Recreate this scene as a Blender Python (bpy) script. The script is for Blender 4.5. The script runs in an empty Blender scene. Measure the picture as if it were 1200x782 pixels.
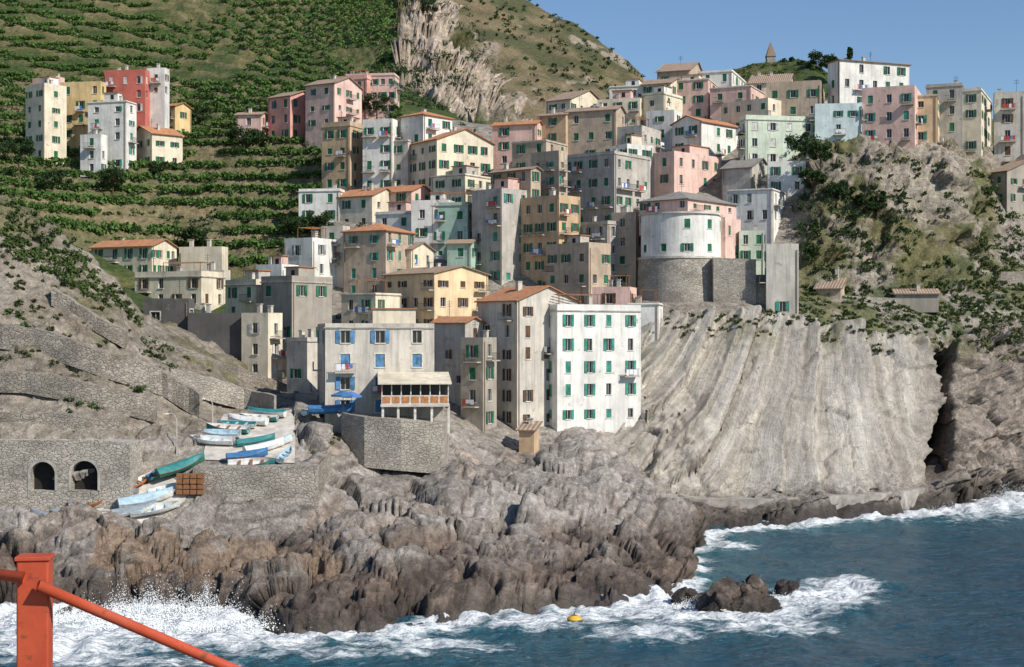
import bpy, bmesh, math, random
import numpy as np
from mathutils import Vector, Matrix
F=1667.0; HC=25.0
rng=random.Random(7); nr=np.random.RandomState(5)
# ---------------------------------------------------------------- placement helper: pixel column, pixel row and depth to world point
def S(u,v,d): return Vector(((u-600)*d/F, d, HC+(391-v)*d/F))
def zat(v,d): return HC+(391-v)*d/F
# ---------------------------------------------------------------- noise
def h3(ix,iy,iz,seed=0):
    n=(ix.astype(np.int64)*374761393+iy.astype(np.int64)*668265263+iz.astype(np.int64)*2147483647+seed*1274126177)&0xffffffff
    n=((n^(n>>13))*1274126177)&0xffffffff
    n=((n^(n>>16))*2246822519)&0xffffffff
    n=n^(n>>15)
    return (n&0xffffff)/float(0xffffff)
def vn(p,seed=0):
    i=np.floor(p).astype(np.int64); f=p-i; f=f*f*(3-2*f)
    r=0
    for dx in (0,1):
        for dy in (0,1):
            for dz in (0,1):
                w=(f[:,0] if dx else 1-f[:,0])*(f[:,1] if dy else 1-f[:,1])*(f[:,2] if dz else 1-f[:,2])
                r=r+w*h3(i[:,0]+dx,i[:,1]+dy,i[:,2]+dz,seed)
    return r*2-1
def fbm(p,oct=4,seed=0):
    a=1.0;r=0;t=0
    for o in range(oct):
        r=r+a*vn(p*(2.03**o)+o*17.3,seed+o); t+=a; a*=0.5
    return r/t
def facet(p,seed=0):
    i=np.floor(p).astype(np.int64)
    best=np.full(len(p),1e9); sec=np.full(len(p),1e9); out=np.zeros(len(p))
    for dx in (-1,0,1):
        for dy in (-1,0,1):
            for dz in (-1,0,1):
                cx=i[:,0]+dx;cy=i[:,1]+dy;cz=i[:,2]+dz
                o=np.stack([cx+h3(cx,cy,cz,seed),cy+h3(cx,cy,cz,seed+1),cz+h3(cx,cy,cz,seed+2)],1)
                q=p-o; dd=(q*q).sum(1)
                g=(h3(cx,cy,cz,seed+3)-.5)*q[:,0]*2.2+(h3(cx,cy,cz,seed+4)-.5)*q[:,1]*2.2+(h3(cx,cy,cz,seed+5)-.5)*q[:,2]*2.2+(h3(cx,cy,cz,seed+6)-.5)*0.9
                m=dd<best
                sec=np.where(m,best,np.minimum(sec,dd))
                out=np.where(m,g,out); best=np.where(m,dd,best)
    return out,np.sqrt(sec)-np.sqrt(best),.68-np.minimum(best,1.2)
def sst(a,b,x):
    t=np.clip((x-a)/(b-a),0,1); return t*t*(3-2*t)
def inpoly(U,V,poly):
    r=np.zeros(U.shape,bool); n=len(poly)
    for i in range(n):
        x1,y1=poly[i]; x2,y2=poly[(i+1)%n]
        if y1==y2: continue
        c=((V>y1)!=(V>y2))&(U<(x2-x1)*(V-y1)/(y2-y1)+x1)
        r^=c
    return r
# ---------------------------------------------------------------- material helpers
MATS={}
def newmat(name):
    m=bpy.data.materials.new(name); m.use_nodes=True
    nt=m.node_tree; b=nt.nodes['Principled BSDF']; b.inputs['Specular IOR Level'].default_value=0.25
    MATS[name]=m
    return m,nt,b
def nd(nt,t,ins={},**kw):
    n=nt.nodes.new(t)
    for k,v in kw.items(): setattr(n,k,v)
    for k,v in ins.items():
        if isinstance(v,bpy.types.NodeSocket): nt.links.new(v,n.inputs[k])
        else: n.inputs[k].default_value=v
    return n
def mixc(nt,f,a,b,bt='MIX'):
    n=nt.nodes.new('ShaderNodeMix'); n.data_type='RGBA'; n.blend_type=bt
    for k,v in ((0,f),(6,a),(7,b)):
        if isinstance(v,bpy.types.NodeSocket): nt.links.new(v,n.inputs[k])
        else: n.inputs[k].default_value=(v if k==0 else (tuple(v)+(1,))[:4])
    return n.outputs[2]
def ramp(nt,x,a,b,lo=0.0,hi=1.0):
    n=nd(nt,'ShaderNodeMapRange',{0:x,1:a,2:b,3:lo,4:hi}); return n.outputs[0]
def pos(nt,scale=(1,1,1),rot=(0,0,0)):
    g=nd(nt,'ShaderNodeNewGeometry'); m=nd(nt,'ShaderNodeMapping',{'Vector':g.outputs['Position'],'Scale':scale,'Rotation':rot})
    return m.outputs[0]
def noise(nt,vec,scale,detail=4,rough=.55):
    return nd(nt,'ShaderNodeTexNoise',{'Vector':vec,'Scale':scale,'Detail':detail,'Roughness':rough}).outputs['Fac']
def mul(nt,a,b,op='MULTIPLY'):
    n=nd(nt,'ShaderNodeMath',{0:a,1:b},operation=op); return n.outputs[0]
def bump(nt,b,h,strength=.4,dist=.1):
    n=nd(nt,'ShaderNodeBump',{'Height':h,'Strength':strength,'Distance':dist}); nt.links.new(n.outputs[0],b.inputs['Normal'])

def stucco(name,col,stain=.55,patch=.12):
    m,nt,b=newmat(name); p=pos(nt)
    n1=noise(nt,p,.33,4,.6); n2=noise(nt,pos(nt,(1.5,1.5,.13)),1.0,4,.65); n3=noise(nt,p,.6,7,.68)
    c=mixc(nt,ramp(nt,n1,.35,.68),tuple(min(.85,x*1.07) for x in col),tuple(x*.75 for x in col))
    c=mixc(nt,ramp(nt,n2,.47,.72,0,stain),c,tuple(.12+.24*x for x in col))
    t=.70-patch
    c=mixc(nt,ramp(nt,n3,t,t+.05,0,.7),c,(.31,.26,.21))
    c=mixc(nt,ramp(nt,n3,.30,.38,.5,0),c,tuple(x*.62 for x in col))
    nt.links.new(c,b.inputs['Base Color']); b.inputs['Roughness'].default_value=.92
    bump(nt,b,n3,.5,.14)
    return m
COL=dict(white=(.78,.76,.70),cream=(.76,.67,.51),yellow=(.78,.57,.28),peach=(.80,.59,.36),ochre=(.58,.41,.25),tan=(.51,.405,.30),
 pink=(.74,.37,.30),palepink=(.75,.51,.43),red=(.55,.15,.11),grey=(.50,.465,.41),stucco=(.61,.56,.48),stone=(.38,.34,.28),mint=(.64,.72,.57),teal=(.40,.56,.46),lightblue=(.62,.72,.71),darkstone=(.11,.105,.10))
for k,c in COL.items():
    stucco('stucco_'+k,c,.7 if k in('grey','tan','stone','ochre','stucco') else .5,.15 if k in('grey','tan','stone') else .08)
def simple(name,col,rough=.6,var=.35,scale=3.0,spec=.25):
    m,nt,b=newmat(name); p=pos(nt); n=noise(nt,p,scale,4,.6)
    c=mixc(nt,ramp(nt,n,.3,.7),tuple(x*(1-var) for x in col),tuple(min(1,x*(1+var*.6)) for x in col))
    nt.links.new(c,b.inputs['Base Color']); b.inputs['Roughness'].default_value=rough; b.inputs['Specular IOR Level'].default_value=spec
    bump(nt,b,n,.2,.03)
    return m
simple('glass_dark',(.022,.026,.030),.12,.4,.5,.5)
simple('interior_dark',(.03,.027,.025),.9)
simple('window_frame',(.60,.58,.53),.7)
simple('trim',(.66,.62,.55),.8)
for k,c in dict(green=(.025,.15,.075),teal=(.05,.26,.19),blue=(.11,.25,.43),brown=(.13,.07,.04),white=(.62,.60,.56),grey=(.27,.30,.29)).items():
    simple('shutter_'+k,c,.75,.55,1.2)
simple('iron',(.06,.06,.06),.6)
simple('concrete',(.44,.41,.36),.9,.4,.8)
simple('concrete_light',(.56,.52,.46),.9,.35,.8)
simple('path_stone',(.36,.33,.29),.9,.5,.9)
simple('wood_brown',(.28,.13,.06),.7)
simple('rust_panel',(.50,.22,.09),.7)
simple('roof_deck',(.42,.36,.31),.9,.35,1.0)
simple('bark',(.10,.075,.05),.95)
simple('cloth_white',(.75,.75,.76),.9,.1); simple('cloth_red',(.5,.08,.07),.9,.2); simple('cloth_blue',(.10,.20,.50),.9,.2)
def tiles(name,c1,c2,c3):
    m,nt,b=newmat(name); uv=nd(nt,'ShaderNodeUVMap').outputs[0]; p=pos(nt)
    w=nd(nt,'ShaderNodeTexWave',{'Vector':uv,'Scale':.75,'Distortion':.6,'Detail':2.0,'Detail Scale':2.0},bands_direction='X',wave_type='BANDS').outputs['Fac']
    w2=nd(nt,'ShaderNodeTexWave',{'Vector':uv,'Scale':.55,'Distortion':1.0},bands_direction='Y',wave_type='BANDS').outputs['Fac']
    vo=nd(nt,'ShaderNodeTexVoronoi',{'Vector':uv,'Scale':2.6}).outputs['Color']
    sep=nd(nt,'ShaderNodeSeparateColor',{0:vo}).outputs[0]
    c=mixc(nt,sep,c1,c2); c=mixc(nt,ramp(nt,noise(nt,p,.7,6),.50,.66,0,.85),c,c3)
    c=mixc(nt,ramp(nt,w,.0,.5,.55,0),c,tuple(x*.4 for x in c1)); c=mixc(nt,ramp(nt,w2,.0,.25,.35,0),c,tuple(x*.5 for x in c1))
    nt.links.new(c,b.inputs['Base Color']); b.inputs['Roughness'].default_value=.9
    bump(nt,b,w,.8,.08); return m
tiles('roof_terracotta',(.54,.22,.10),(.68,.34,.18),(.35,.24,.17))
tiles('roof_old',(.39,.27,.19),(.50,.37,.27),(.29,.25,.22))
tiles('roof_slate',(.28,.26,.235),(.38,.345,.31),(.21,.20,.185))
def rubble(name,c1,c2,mortar,scale=1.7):
    m,nt,b=newmat(name); p=pos(nt,(1,1,1.7)); n=noise(nt,p,3,4)
    g=nd(nt,'ShaderNodeVectorMath',{0:p,1:nd(nt,'ShaderNodeTexNoise',{'Vector':p,'Scale':1.2}).outputs['Color']},operation='ADD').outputs[0]
    e=nd(nt,'ShaderNodeTexVoronoi',{'Vector':g,'Scale':scale},feature='DISTANCE_TO_EDGE').outputs['Distance']
    v=nd(nt,'ShaderNodeTexVoronoi',{'Vector':g,'Scale':scale}).outputs['Color']
    s=nd(nt,'ShaderNodeSeparateColor',{0:v}).outputs[0]
    c=mixc(nt,s,c1,c2); c=mixc(nt,ramp(nt,e,0,.06,.7,0),c,mortar)
    c=mixc(nt,ramp(nt,noise(nt,p,.25,4),.42,.65,0,.65),c,tuple(x*.5 for x in c1))
    c=mixc(nt,ramp(nt,noise(nt,p,.5,5),.55,.7,0,.5),c,tuple(min(1,x*1.25) for x in c2))
    c=mixc(nt,.6,c,mixc(nt,n,(.6,.6,.6),(1.3,1.3,1.3)),'MULTIPLY')
    nt.links.new(c,b.inputs['Base Color']); b.inputs['Roughness'].default_value=.95
    bump(nt,b,ramp(nt,e,0,.12),.8,.10); return m
rubble('stone_wall',(.28,.245,.20),(.42,.38,.32),(.16,.14,.12),2.0)
rubble('stone_wall_light',(.39,.35,.29),(.53,.48,.41),(.25,.225,.19),2.0)

# ---------------------------------------------------------------- mesh buckets
class Bk:
    def __init__(s,origin): s.o=Vector(origin); s.d={}
    def q(s,name,pts,uv=None):
        v,f,t=s.d.setdefault(name,([],[],[])); k=len(v)
        v.extend([(p[0]-s.o[0],p[1]-s.o[1],p[2]-s.o[2]) for p in pts]); f.append(tuple(range(k,k+len(pts))))
        t.extend(uv if uv else [(0,0)]*len(pts))
    def box(s,name,O,a,b,c):
        O=Vector(O); P=[O,O+a,O+a+b,O+b,O+c,O+a+c,O+a+b+c,O+b+c]
        for f in ((0,3,2,1),(4,5,6,7),(0,1,5,4),(1,2,6,5),(2,3,7,6),(3,0,4,7)): s.q(name,[P[i] for i in f])
    def build(s,top,parts):
        e=bpy.data.objects.new(top,None); e.location=s.o; e.empty_display_size=1; bpy.context.collection.objects.link(e)
        for name,(v,f,t) in s.d.items():
            me=bpy.data.meshes.new(name); me.from_pydata(v,[],f)
            uvl=me.uv_layers.new(name='UVMap'); uvl.data.foreach_set('uv',[c for p in t for c in p])
            me.materials.append(MATS[parts.get(name,name)])
            o=bpy.data.objects.new(name,me); bpy.context.collection.objects.link(o); o.parent=e
        return e
Z=Vector((0,0,1))
def facade(b,pt,w,z0,zb,zt,R,o,smax=99.0):
    """pt(s,z,out). real openings with reveals, glass, shutters, sills, balconies"""
    floors=max(1,round((zt-zb)/o.get('fh',3.0))); fh=(zt-zb)/floors
    cols=o.get('cols') or max(1,int(w/o.get('sp',2.9)))
    ww=o.get('ww',.95); wh=min(o.get('wh',1.5),fh*.62)
    if w<1.9 or o.get('blank'): cols=0
    cs=[(i+.5)*w/cols+R.uniform(-.3,.3) for i in range(cols)]
    sl=sorted(set([0,w]+[c-ww/2 for c in cs]+[c+ww/2 for c in cs]))
    if smax<50:
        ex=list(np.arange(smax,w,smax)); sl=sorted(set(sl+[x for x in ex if all(abs(x-y)>.1 for y in sl) and all(abs(x-c)>ww/2 for c in cs)]))
    rows=[]
    for j in range(floors):
        jt=R.uniform(-.12,.12); rows.append((zb+j*fh+fh*.30+jt,zb+j*fh+fh*.30+wh+jt*.5-(.35 if R.random()<.15 else 0)))
    zl=[z0,zt]+[x for r in rows for x in r]; zl=sorted(set(zl))
    zl=[z for z in zl if z0<=z<=zt]
    op=set()
    for i,c in enumerate(cs):
        for j,r in enumerate(rows):
            if R.random()<o.get('pw',.88): op.add((i,j))
    for si in range(len(sl)-1):
        sa,sb=sl[si],sl[si+1]; sm=(sa+sb)/2
        ci=next((i for i,c in enumerate(cs) if abs(sm-c)<ww/2),None)
        for zi in range(len(zl)-1):
            za,zz=zl[zi],zl[zi+1]; zm=(za+zz)/2
            rj=next((j for j,r in enumerate(rows) if r[0]<zm<r[1]),None)
            if ci is not None and rj is not None and (ci,rj) in op: continue
            b.q('walls',[pt(sa,za,0),pt(sb,za,0),pt(sb,zz,0),pt(sa,zz,0)])
    for (i,j) in sorted(op):
        c=cs[i]; sa,sb=c-ww/2,c+ww/2; za,zz=rows[j]; D=-.24
        for (p,q) in (((sa,za),(sb,za)),((sb,za),(sb,zz)),((sb,zz),(sa,zz)),((sa,zz),(sa,za))):
            b.q('walls',[pt(p[0],p[1],0),pt(q[0],q[1],0),pt(q[0],q[1],D),pt(p[0],p[1],D)])
        b.q('windows',[pt(sa,za,D),pt(sb,za,D),pt(sb,zz,D),pt(sa,zz,D)])
        def slab(name,s0,s1,a0,a1,d0,d1):
            P=[pt(s0,a0,d0),pt(s1,a0,d0),pt(s1,a1,d0),pt(s0,a1,d0),pt(s0,a0,d1),pt(s1,a0,d1),pt(s1,a1,d1),pt(s0,a1,d1)]
            for f in ((4,5,6,7),(0,1,5,4),(1,2,6,5),(2,3,7,6),(3,0,4,7)): b.q(name,[P[k] for k in f])
        st=R.random()
        slab('sills',sa-.1,sb+.1,za-.12,za-.01,.0,.10)
        if o.get('trim'):
            slab('trim',sa-.16,sa-.01,za,zz+.16,0,.035); slab('trim',sb+.01,sb+.16,za,zz+.16,0,.035); slab('trim',sa-.01,sb+.01,zz+.01,zz+.16,0,.03)
        po,pc=o.get('po',.5),o.get('pc',.28)
        if st<po:
            h=ww/2
            k=R.uniform(.04,.07); slab('shutters',sa-h-.01,sa-.02,za-.02,zz+.02,k,k+.05)
            if R.random()<.9: slab('shutters',sb+.02,sb+h+.01,za-.02,zz+.02,k,k+.05)
            slab('window_frames',c-.03,c+.03,za,zz,D+.02,D+.06); slab('window_frames',sa,sa+.06,za,zz,D+.02,D+.06); slab('window_frames',sb-.06,sb,za,zz,D+.02,D+.06); slab('window_frames',sa+.06,sb-.06,zz-.07,zz,D+.02,D+.055)
        elif st<po+pc:
            slab('shutters',sa+.01,c-.012,za+.01,zz-.01,-.14,-.07); slab('shutters',c+.012,sb-.01,za+.01,zz-.01,-.14,-.07)
        else:
            slab('window_frames',c-.03,c+.03,za,zz,D+.02,D+.06); slab('window_frames',sa,sa+.06,za,zz,D+.02,D+.06); slab('window_frames',sb-.06,sb,za,zz,D+.02,D+.06)
        if j>0 and R.random()<o.get('bal',.14):
            s0,s1=max(.1,c-R.uniform(.8,1.6)),min(w-.1,c+R.uniform(.8,1.6)); bz=rows[j][0]-.55
            slab('balcony_slab',s0,s1,bz-.15,bz,0.01,1.0)
            slab('balcony_rail',s0,s1,bz+.95,bz+1.0,.94,.98); slab('balcony_rail',s0,s1,bz+.1,bz+.13,.94,.98)
            k=s0
            while k<s1: slab('balcony_rail',k,k+.03,bz,bz+.95,.94,.97); k+=.22
            if R.random()<.45:
                k=s0+.2
                while k<s1-.5:
                    l=R.uniform(.35,.6); nm=R.choice(['laundry_white','laundry_white','laundry_blue','laundry_red']); slab(nm,k,k+l,bz+.95-R.uniform(.5,.9),bz+.93,1.0,1.02); k+=l+.08
    if w>3.5 and zt-zb>5 and R.random()<.6:
        s=R.choice([.25,w-.35]); P=[pt(s,z0,.02),pt(s+.09,z0,.02),pt(s+.09,z0,.12),pt(s,z0,.12)]; Q=[pt(s,zt-.1,.02),pt(s+.09,zt-.1,.02),pt(s+.09,zt-.1,.12),pt(s,zt-.1,.12)]
        for k in range(4): b.q('drain_pipe',[P[k],P[(k+1)%4],Q[(k+1)%4],Q[k]])
PARTS={'windows':'glass_dark','sills':'trim','window_frames':'window_frame','balcony_slab':'concrete','balcony_rail':'iron','laundry_white':'cloth_white','laundry_blue':'cloth_blue','laundry_red':'cloth_red','drain_pipe':'roof_old','chimney':'stucco_stucco','antenna':'iron','deck':'roof_deck','coping':'concrete','trim':'trim','pergola':'wood_brown','hut_door':'interior_dark','roof_hut':'stucco_cream'}
hcount=0
def house(ul,uc,ur,vt,vb,col,roof='flat',a=0,d=None,sh=None,name=None,dep=8.0,ext=5.0,**o):
    global hcount; hcount+=1
    R=random.Random(hcount*13+5)
    if d is None: d=surf_d(uc,vb)+R.uniform(-.35,.35)
    a=math.radians(a if a else R.uniform(1,4))
    C=S(uc,vb,d); zb=C.z; zt=zat(vt,d); z0=zb-ext
    eA=Vector((-math.cos(a),math.sin(a),0)); nA=Vector((-math.sin(a),-math.cos(a),0))
    eB=Vector((math.sin(a),math.cos(a),0)); nB=Vector((math.cos(a),-math.sin(a),0))
    def solve(u,e):
        t=(u-600)/F; return (t*C.y-C.x)/(e.x-t*e.y)
    wA=solve(ul,eA) if uc-ul>2 else dep
    wB=solve(ur,eB) if ur-uc>3 else dep
    wA=min(max(wA,2.0),30); wB=min(max(wB,2.5),16)
    if d>230: wA=max(wA,4)
    P0=Vector((C.x,C.y,0))
    b=Bk((C.x,C.y,zb))
    o.setdefault('sh',sh or 'green')
    if 'ww' not in o: o['ww']=R.uniform(.8,1.05)
    if 'wh' not in o: o['wh']=R.uniform(1.25,1.65)
    fA=lambda s,z,q: P0+eA*s+nA*q+Z*z
    fB=lambda s,z,q: P0+eB*s+nB*q+Z*z
    PD=P0+eA*wA
    fD=lambda s,z,q: PD+eB*s-nB*q+Z*z
    PE=P0+eB*wB
    facade(b,fA,wA,z0,zb,zt,R,o); facade(b,fB,wB,z0,zb,zt,R,o)
    o2=dict(o); o2['pw']=.5; facade(b,fD,wB,z0,zb,zt,R,o2)
    b.q('walls',[PE+Z*z0,PE+eA*wA+Z*z0,PE+eA*wA+Z*zt,PE+Z*zt])
    pt=lambda s,q,z: P0+eA*s+eB*q+Z*z
    ov=.38
    mt='roof_terracotta'
    if roof.endswith('_o'): mt='roof_old'
    if roof.endswith('_s'): mt='roof_slate'
    kind=roof.split('_')[0]
    PA=dict(PARTS); PA['walls']='stucco_'+col if ('stucco_'+col) in MATS else col; PA['roof']=mt; PA['shutters']='shutter_'+o['sh']
    PA['roof_hut']='stucco_'+R.choice(['cream','white','grey','palepink',col if col in COL else 'stucco'])
    def rq(p,uv):
        b.q('roof',p,uv); lo=[x-Z*.16 for x in p]; b.q('roof',lo[::-1])
        for i in range(len(p)): b.q('roof',[p[i],lo[i],lo[(i+1)%len(p)],p[(i+1)%len(p)]])
    if kind=='flat':
        th=.28; ph=R.choice([.25,.5,.85]); zc=zt+ph
        out=[pt(0,0,0),pt(wA,0,0),pt(wA,wB,0),pt(0,wB,0)]; inn=[pt(th,th,0),pt(wA-th,th,0),pt(wA-th,wB-th,0),pt(th,wB-th,0)]
        for i in range(4):
            j=(i+1)%4
            b.q('walls',[out[i]+Z*zt,out[j]+Z*zt,out[j]+Z*zc,out[i]+Z*zc]); b.q('walls',[inn[i]+Z*zt,inn[j]+Z*zt,inn[j]+Z*zc,inn[i]+Z*zc])
            b.q('coping',[out[i]+Z*zc,out[j]+Z*zc,inn[j]+Z*zc,inn[i]+Z*zc])
        b.q('deck',[x+Z*zt for x in inn])
        if R.random()<.55 and min(wA,wB)>3.5:
            b.box('coping',pt(-.15,-.15,zt-.1),eA*(wA+.3),eB*.14,Z*.16); b.box('coping',pt(-.15,0,zt-.1),eA*.14,eB*(wB),Z*.158)
        if R.random()<.55 and min(wA,wB)>4.0 and not o.get('nohut'):
            w1=wA*R.uniform(.3,.5);q1=wB*.4; s1=wA*R.uniform(.1,.45); b.box('roof_hut',pt(s1,wB*.45,zt),eA*w1,eB*q1,Z*2.2); b.box('roof',pt(s1-.2,wB*.45-.2,zt+2.2),eA*(w1+.4),eB*(q1+.4),Z*.14)
            b.box('hut_door',pt(s1+w1*.3,wB*.45-.02,zt+.9),eA*.7,eB*.1,Z*.9)
        elif R.random()<.5 and min(wA,wB)>4.0:
            for (x,y) in ((.6,.6),(wA*.6,.6),(.6,wB*.5),(wA*.6,wB*.5)): b.box('pergola',pt(x,y,zt),eA*.09,eB*.09,Z*2.2)
            k=.5
            while k<wA*.62: b.box('pergola',pt(k,.5,zt+2.2),eA*.07,eB*(wB*.5),Z*.07); k+=.45
        top=zt+ph
    elif kind in('tile','tileB'):
        alongA=(kind=='tile')
        L,W=(wA,wB) if alongA else (wB,wA)
        rise=W/2*o.get('pitch',.38)
        f=(lambda l,w,z:pt(l,w,z)) if alongA else (lambda l,w,z:pt(w,l,z))
        k=ov*o.get('pitch',.38)
        e0=zt+.12
        sl=math.hypot(W/2+ov,rise+k)
        rq([f(-ov,-ov,e0-k),f(L+ov,-ov,e0-k),f(L+ov,W/2,e0+rise),f(-ov,W/2,e0+rise)],[(0,0),(L+2*ov,0),(L+2*ov,sl),(0,sl)])
        rq([f(-ov,W/2+.003,e0+rise),f(L+ov,W/2+.003,e0+rise),f(L+ov,W+ov,e0-k),f(-ov,W+ov,e0-k)],[(0,sl),(L+2*ov,sl),(L+2*ov,0),(0,0)])
        for l in (0,L): b.q('walls',[f(l,0,zt),f(l,W,zt),f(l,W/2,zt+rise)])
        top=zt+rise*.75
    elif kind=='hip':
        rise=min(wA,wB)/2*o.get('pitch',.38); e0=zt+.05; k=min(wA,wB)/2
        c=[pt(-ov,-ov,e0),pt(wA+ov,-ov,e0),pt(wA+ov,wB+ov,e0),pt(-ov,wB+ov,e0)]
        if wA>=wB: r0,r1=pt(k,wB/2,e0+rise),pt(wA-k+.01,wB/2,e0+rise)
        else: r0,r1=pt(wA/2,k,e0+rise),pt(wA/2,wB-k,e0+rise)
        if wA>=wB: fs=[(c[0],c[1],r1,r0),(c[2],c[3],r0,r1),(c[3],c[0],r0),(c[1],c[2],r1)]
        else: fs=[(c[0],c[1],r0),(c[2],c[3],r1),(c[3],c[0],r0,r1),(c[1],c[2],r1,r0)]
        for q in fs:
            w=(q[1]-q[0]).length; b.q('roof',list(q),[(0,0),(w,0),(w*.6,k),(w*.4,k)][:len(q)])
        lo=[x-Z*.15 for x in c]; b.q('roof',lo)
        for i in range(4): b.q('roof',[c[i],lo[i],lo[(i+1)%4],c[(i+1)%4]])
        top=zt+rise*.6
    elif kind=='shed':
        rise=wB*.28; e0=zt+.1; rq([pt(-ov,-ov,e0-.1),pt(wA+ov,-ov,e0-.1),pt(wA+ov,wB+ov,e0+rise+.1),pt(-ov,wB+ov,e0+rise+.1)],[(0,0),(wA,0),(wA,wB),(0,wB)])
        for s in (0,wA): b.q('walls',[pt(s,0,zt),pt(s,wB,zt),pt(s,wB,zt+rise)])
        b.q('walls',[pt(0,wB,zt),pt(wA,wB,zt),pt(wA,wB,zt+rise),pt(0,wB,zt+rise)])
        top=zt+rise*.6
    for i in range(R.choice([0,1,1,2,2])):
        s,q=R.uniform(.15,.8)*wA,R.uniform(.3,.75)*wB; h=R.uniform(.8,1.5)
        b.box('chimney',pt(s,q,zt-.2),eA*.55,eB*.55,Z*(top-zt+h)); b.box('coping',pt(s-.08,q-.08,top-.2+h),eA*.71,eB*.71,Z*.12)
    if R.random()<.5:
        s,q=R.uniform(.2,.8)*wA,R.uniform(.3,.7)*wB; b.box('antenna',pt(s,q,zt),eA*.05,eB*.05,Z*(top-zt+2.6))
        for k in range(3): b.box('antenna',pt(s-.5,q+.05,top+1.7+.3*k),eA*1.0,eB*.04,Z*.04)
    nm=name or ({'darkstone':'stone'}.get(col,col).replace('lightblue','pale_blue').replace('palepink','pale_pink').replace('stucco','plaster')+'_house')
    b.build(nm,PA)

# ---------------------------------------------------------------- terrain control lines (near -> far), (u,v,d)
wl=[(-700,740),(-300,735),(0,722),(60,722),(280,720),(330,742),(450,744),(500,738),(560,724),(600,716),(700,712),(790,707),(806,690),(812,665),(820,640),(832,629),(900,620),(1000,609),(1090,603),(1120,598),(1200,586),(1500,575),(2200,560)]
wld=[(u,0,HC*F/(v-391)) for u,v in wl]
rows=[
 [(u,None,d-10,-7) for u,_,d in wld],
 [(u,None,d,-.6) for u,_,d in wld],
 [(-700,660,134),(-300,660,132),(0,672,130),(150,680,130),(300,700,126),(350,712,121),(450,700,124),(550,692,130),(650,678,136),(750,682,137),(795,690,137),(812,650,158),(832,612,185),(1000,598,194),(1090,592,203),(1200,570,226),(1500,560,235),(2200,550,250)],
 [(-700,630,145),(0,640,136),(150,632,140),(300,648,138),(400,658,137),(500,650,140),(600,645,144),(700,650,146),(760,655,147),(800,668,147),(815,640,165),(832,598,188),(900,594,191),(1000,586,196),(1090,585,205),(1110,570,212),(1200,548,228),(1500,530,240),(2200,520,255)],
 [(-700,600,150),(0,622,141),(100,624,142),(215,630,143),(300,632,145),(375,632,146),(400,615,149),(450,602,151),(520,580,154),(600,575,160),(700,570,164),(760,590,164),(800,615,168),(820,600,185),(832,592,191),(900,589,192),(1000,583,197),(1090,580,206),(1110,560,213),(1200,530,229),(1500,510,244),(2200,500,260)],
 [(-700,560,156),(0,583,146.6),(110,583,146.9),(155,572,148),(200,563,149),(228,546,150),(368,546,150),(385,548,155),(430,552,158),(480,555,159),(525,556,164),(560,560,170),(600,552,174),(640,532,180),(670,518,183),(700,520,186),(735,560,192),(760,585,192.5),(830,586,193),(900,584,194),(1000,580,198),(1090,575,207),(1110,548,216),(1200,510,232),(1500,480,248),(2200,470,264)],
 [(-700,480,165),(0,515,150),(100,515,150),(215,515,156),(300,492,164),(345,478,168),(430,484,172),(500,496,178),(560,510,184),(620,508,190),(660,496,194),(700,484,200),(730,472,203),(760,480,202),(830,480,204),(900,480,206),(1000,480,210),(1085,490,217),(1097,500,222),(1110,485,222),(1200,450,238),(1500,420,255),(2200,400,275)],
 [(-700,320,180),(0,400,161),(60,405,162),(130,425,163),(200,445,167),(300,470,180),(370,462,188),(500,470,190),(600,480,196),(660,462,200),(700,435,206),(735,402,210),(760,385,212),(800,375,216),(880,368,218),(960,385,220),(1050,402,222),(1088,414,225),(1097,420,229),(1112,415,230),(1200,380,242),(1500,350,262),(2200,330,290)],
 [(-700,150,205),(-300,150,190),(0,238,176),(60,272,178),(130,335,178),(165,380,180),(230,408,186),(340,450,200),(430,430,202),(600,430,210),(700,400,214),(760,372,219),(880,358,222),(960,362,226),(1050,370,231),(1110,366,238),(1200,345,248),(1500,320,272),(2200,300,310)],
 [(-700,130,250),(-300,150,235),(0,262,222),(60,290,224),(130,330,225),(200,350,225),(340,350,228),(500,340,232),(700,330,238),(760,320,238),(880,330,237),(960,342,237),(1050,348,240),(1120,345,246),(1200,330,255),(1500,300,280),(2200,280,320)],
 [(-700,100,290),(0,205,270),(130,225,272),(200,245,268),(340,260,262),(500,240,262),(700,220,264),(860,235,258),(940,225,252),(960,200,249),(1050,188,250),(1120,195,254),(1165,235,262),(1200,255,264),(1500,250,290),(2200,240,330)],
 [(-700,60,330),(0,155,310),(200,170,304),(340,165,298),(500,150,292),(700,150,290),(880,150,282),(960,172,262),(1050,172,262),(1120,175,268),(1200,195,274),(1500,190,300),(2200,190,340)],
 [(-700,20,420),(0,90,390),(200,95,382),(400,100,360),(470,105,345),(560,140,335),(605,152,325),(700,150,315),(780,130,312),(880,115,308),(960,115,300),(1080,135,296),(1200,150,300),(1500,160,320),(2200,170,360)],
 [(-700,-160,600),(-300,-150,590),(0,-120,570),(200,-100,545),(400,-60,480),(465,-25,440),(510,0,420),(540,45,400),(570,95,380),(590,125,365),(605,150,350),(700,152,335),(790,122,338),(830,90,345),(900,76,345),(950,80,335),(990,110,330),(1200,150,330),(1500,170,340),(2200,180,370)],
 [(-700,-60,760),(400,60,640),(605,220,440),(1200,240,420),(2200,260,460)],
]
sub=[5,8,28,24,28,46,52,60,46,40,40,40,46,84,8]
us=np.concatenate([np.arange(-700,-60,14),np.arange(-60,1260,1.9),np.arange(1260,2200,14)])
def gs(a,sig):
    k=np.arange(-int(3*sig),int(3*sig)+1); w=np.exp(-k*k/(2*sig*sig)); w/=w.sum()
    return np.convolve(np.pad(a,len(k)//2,mode='edge'),w,'valid')
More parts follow.
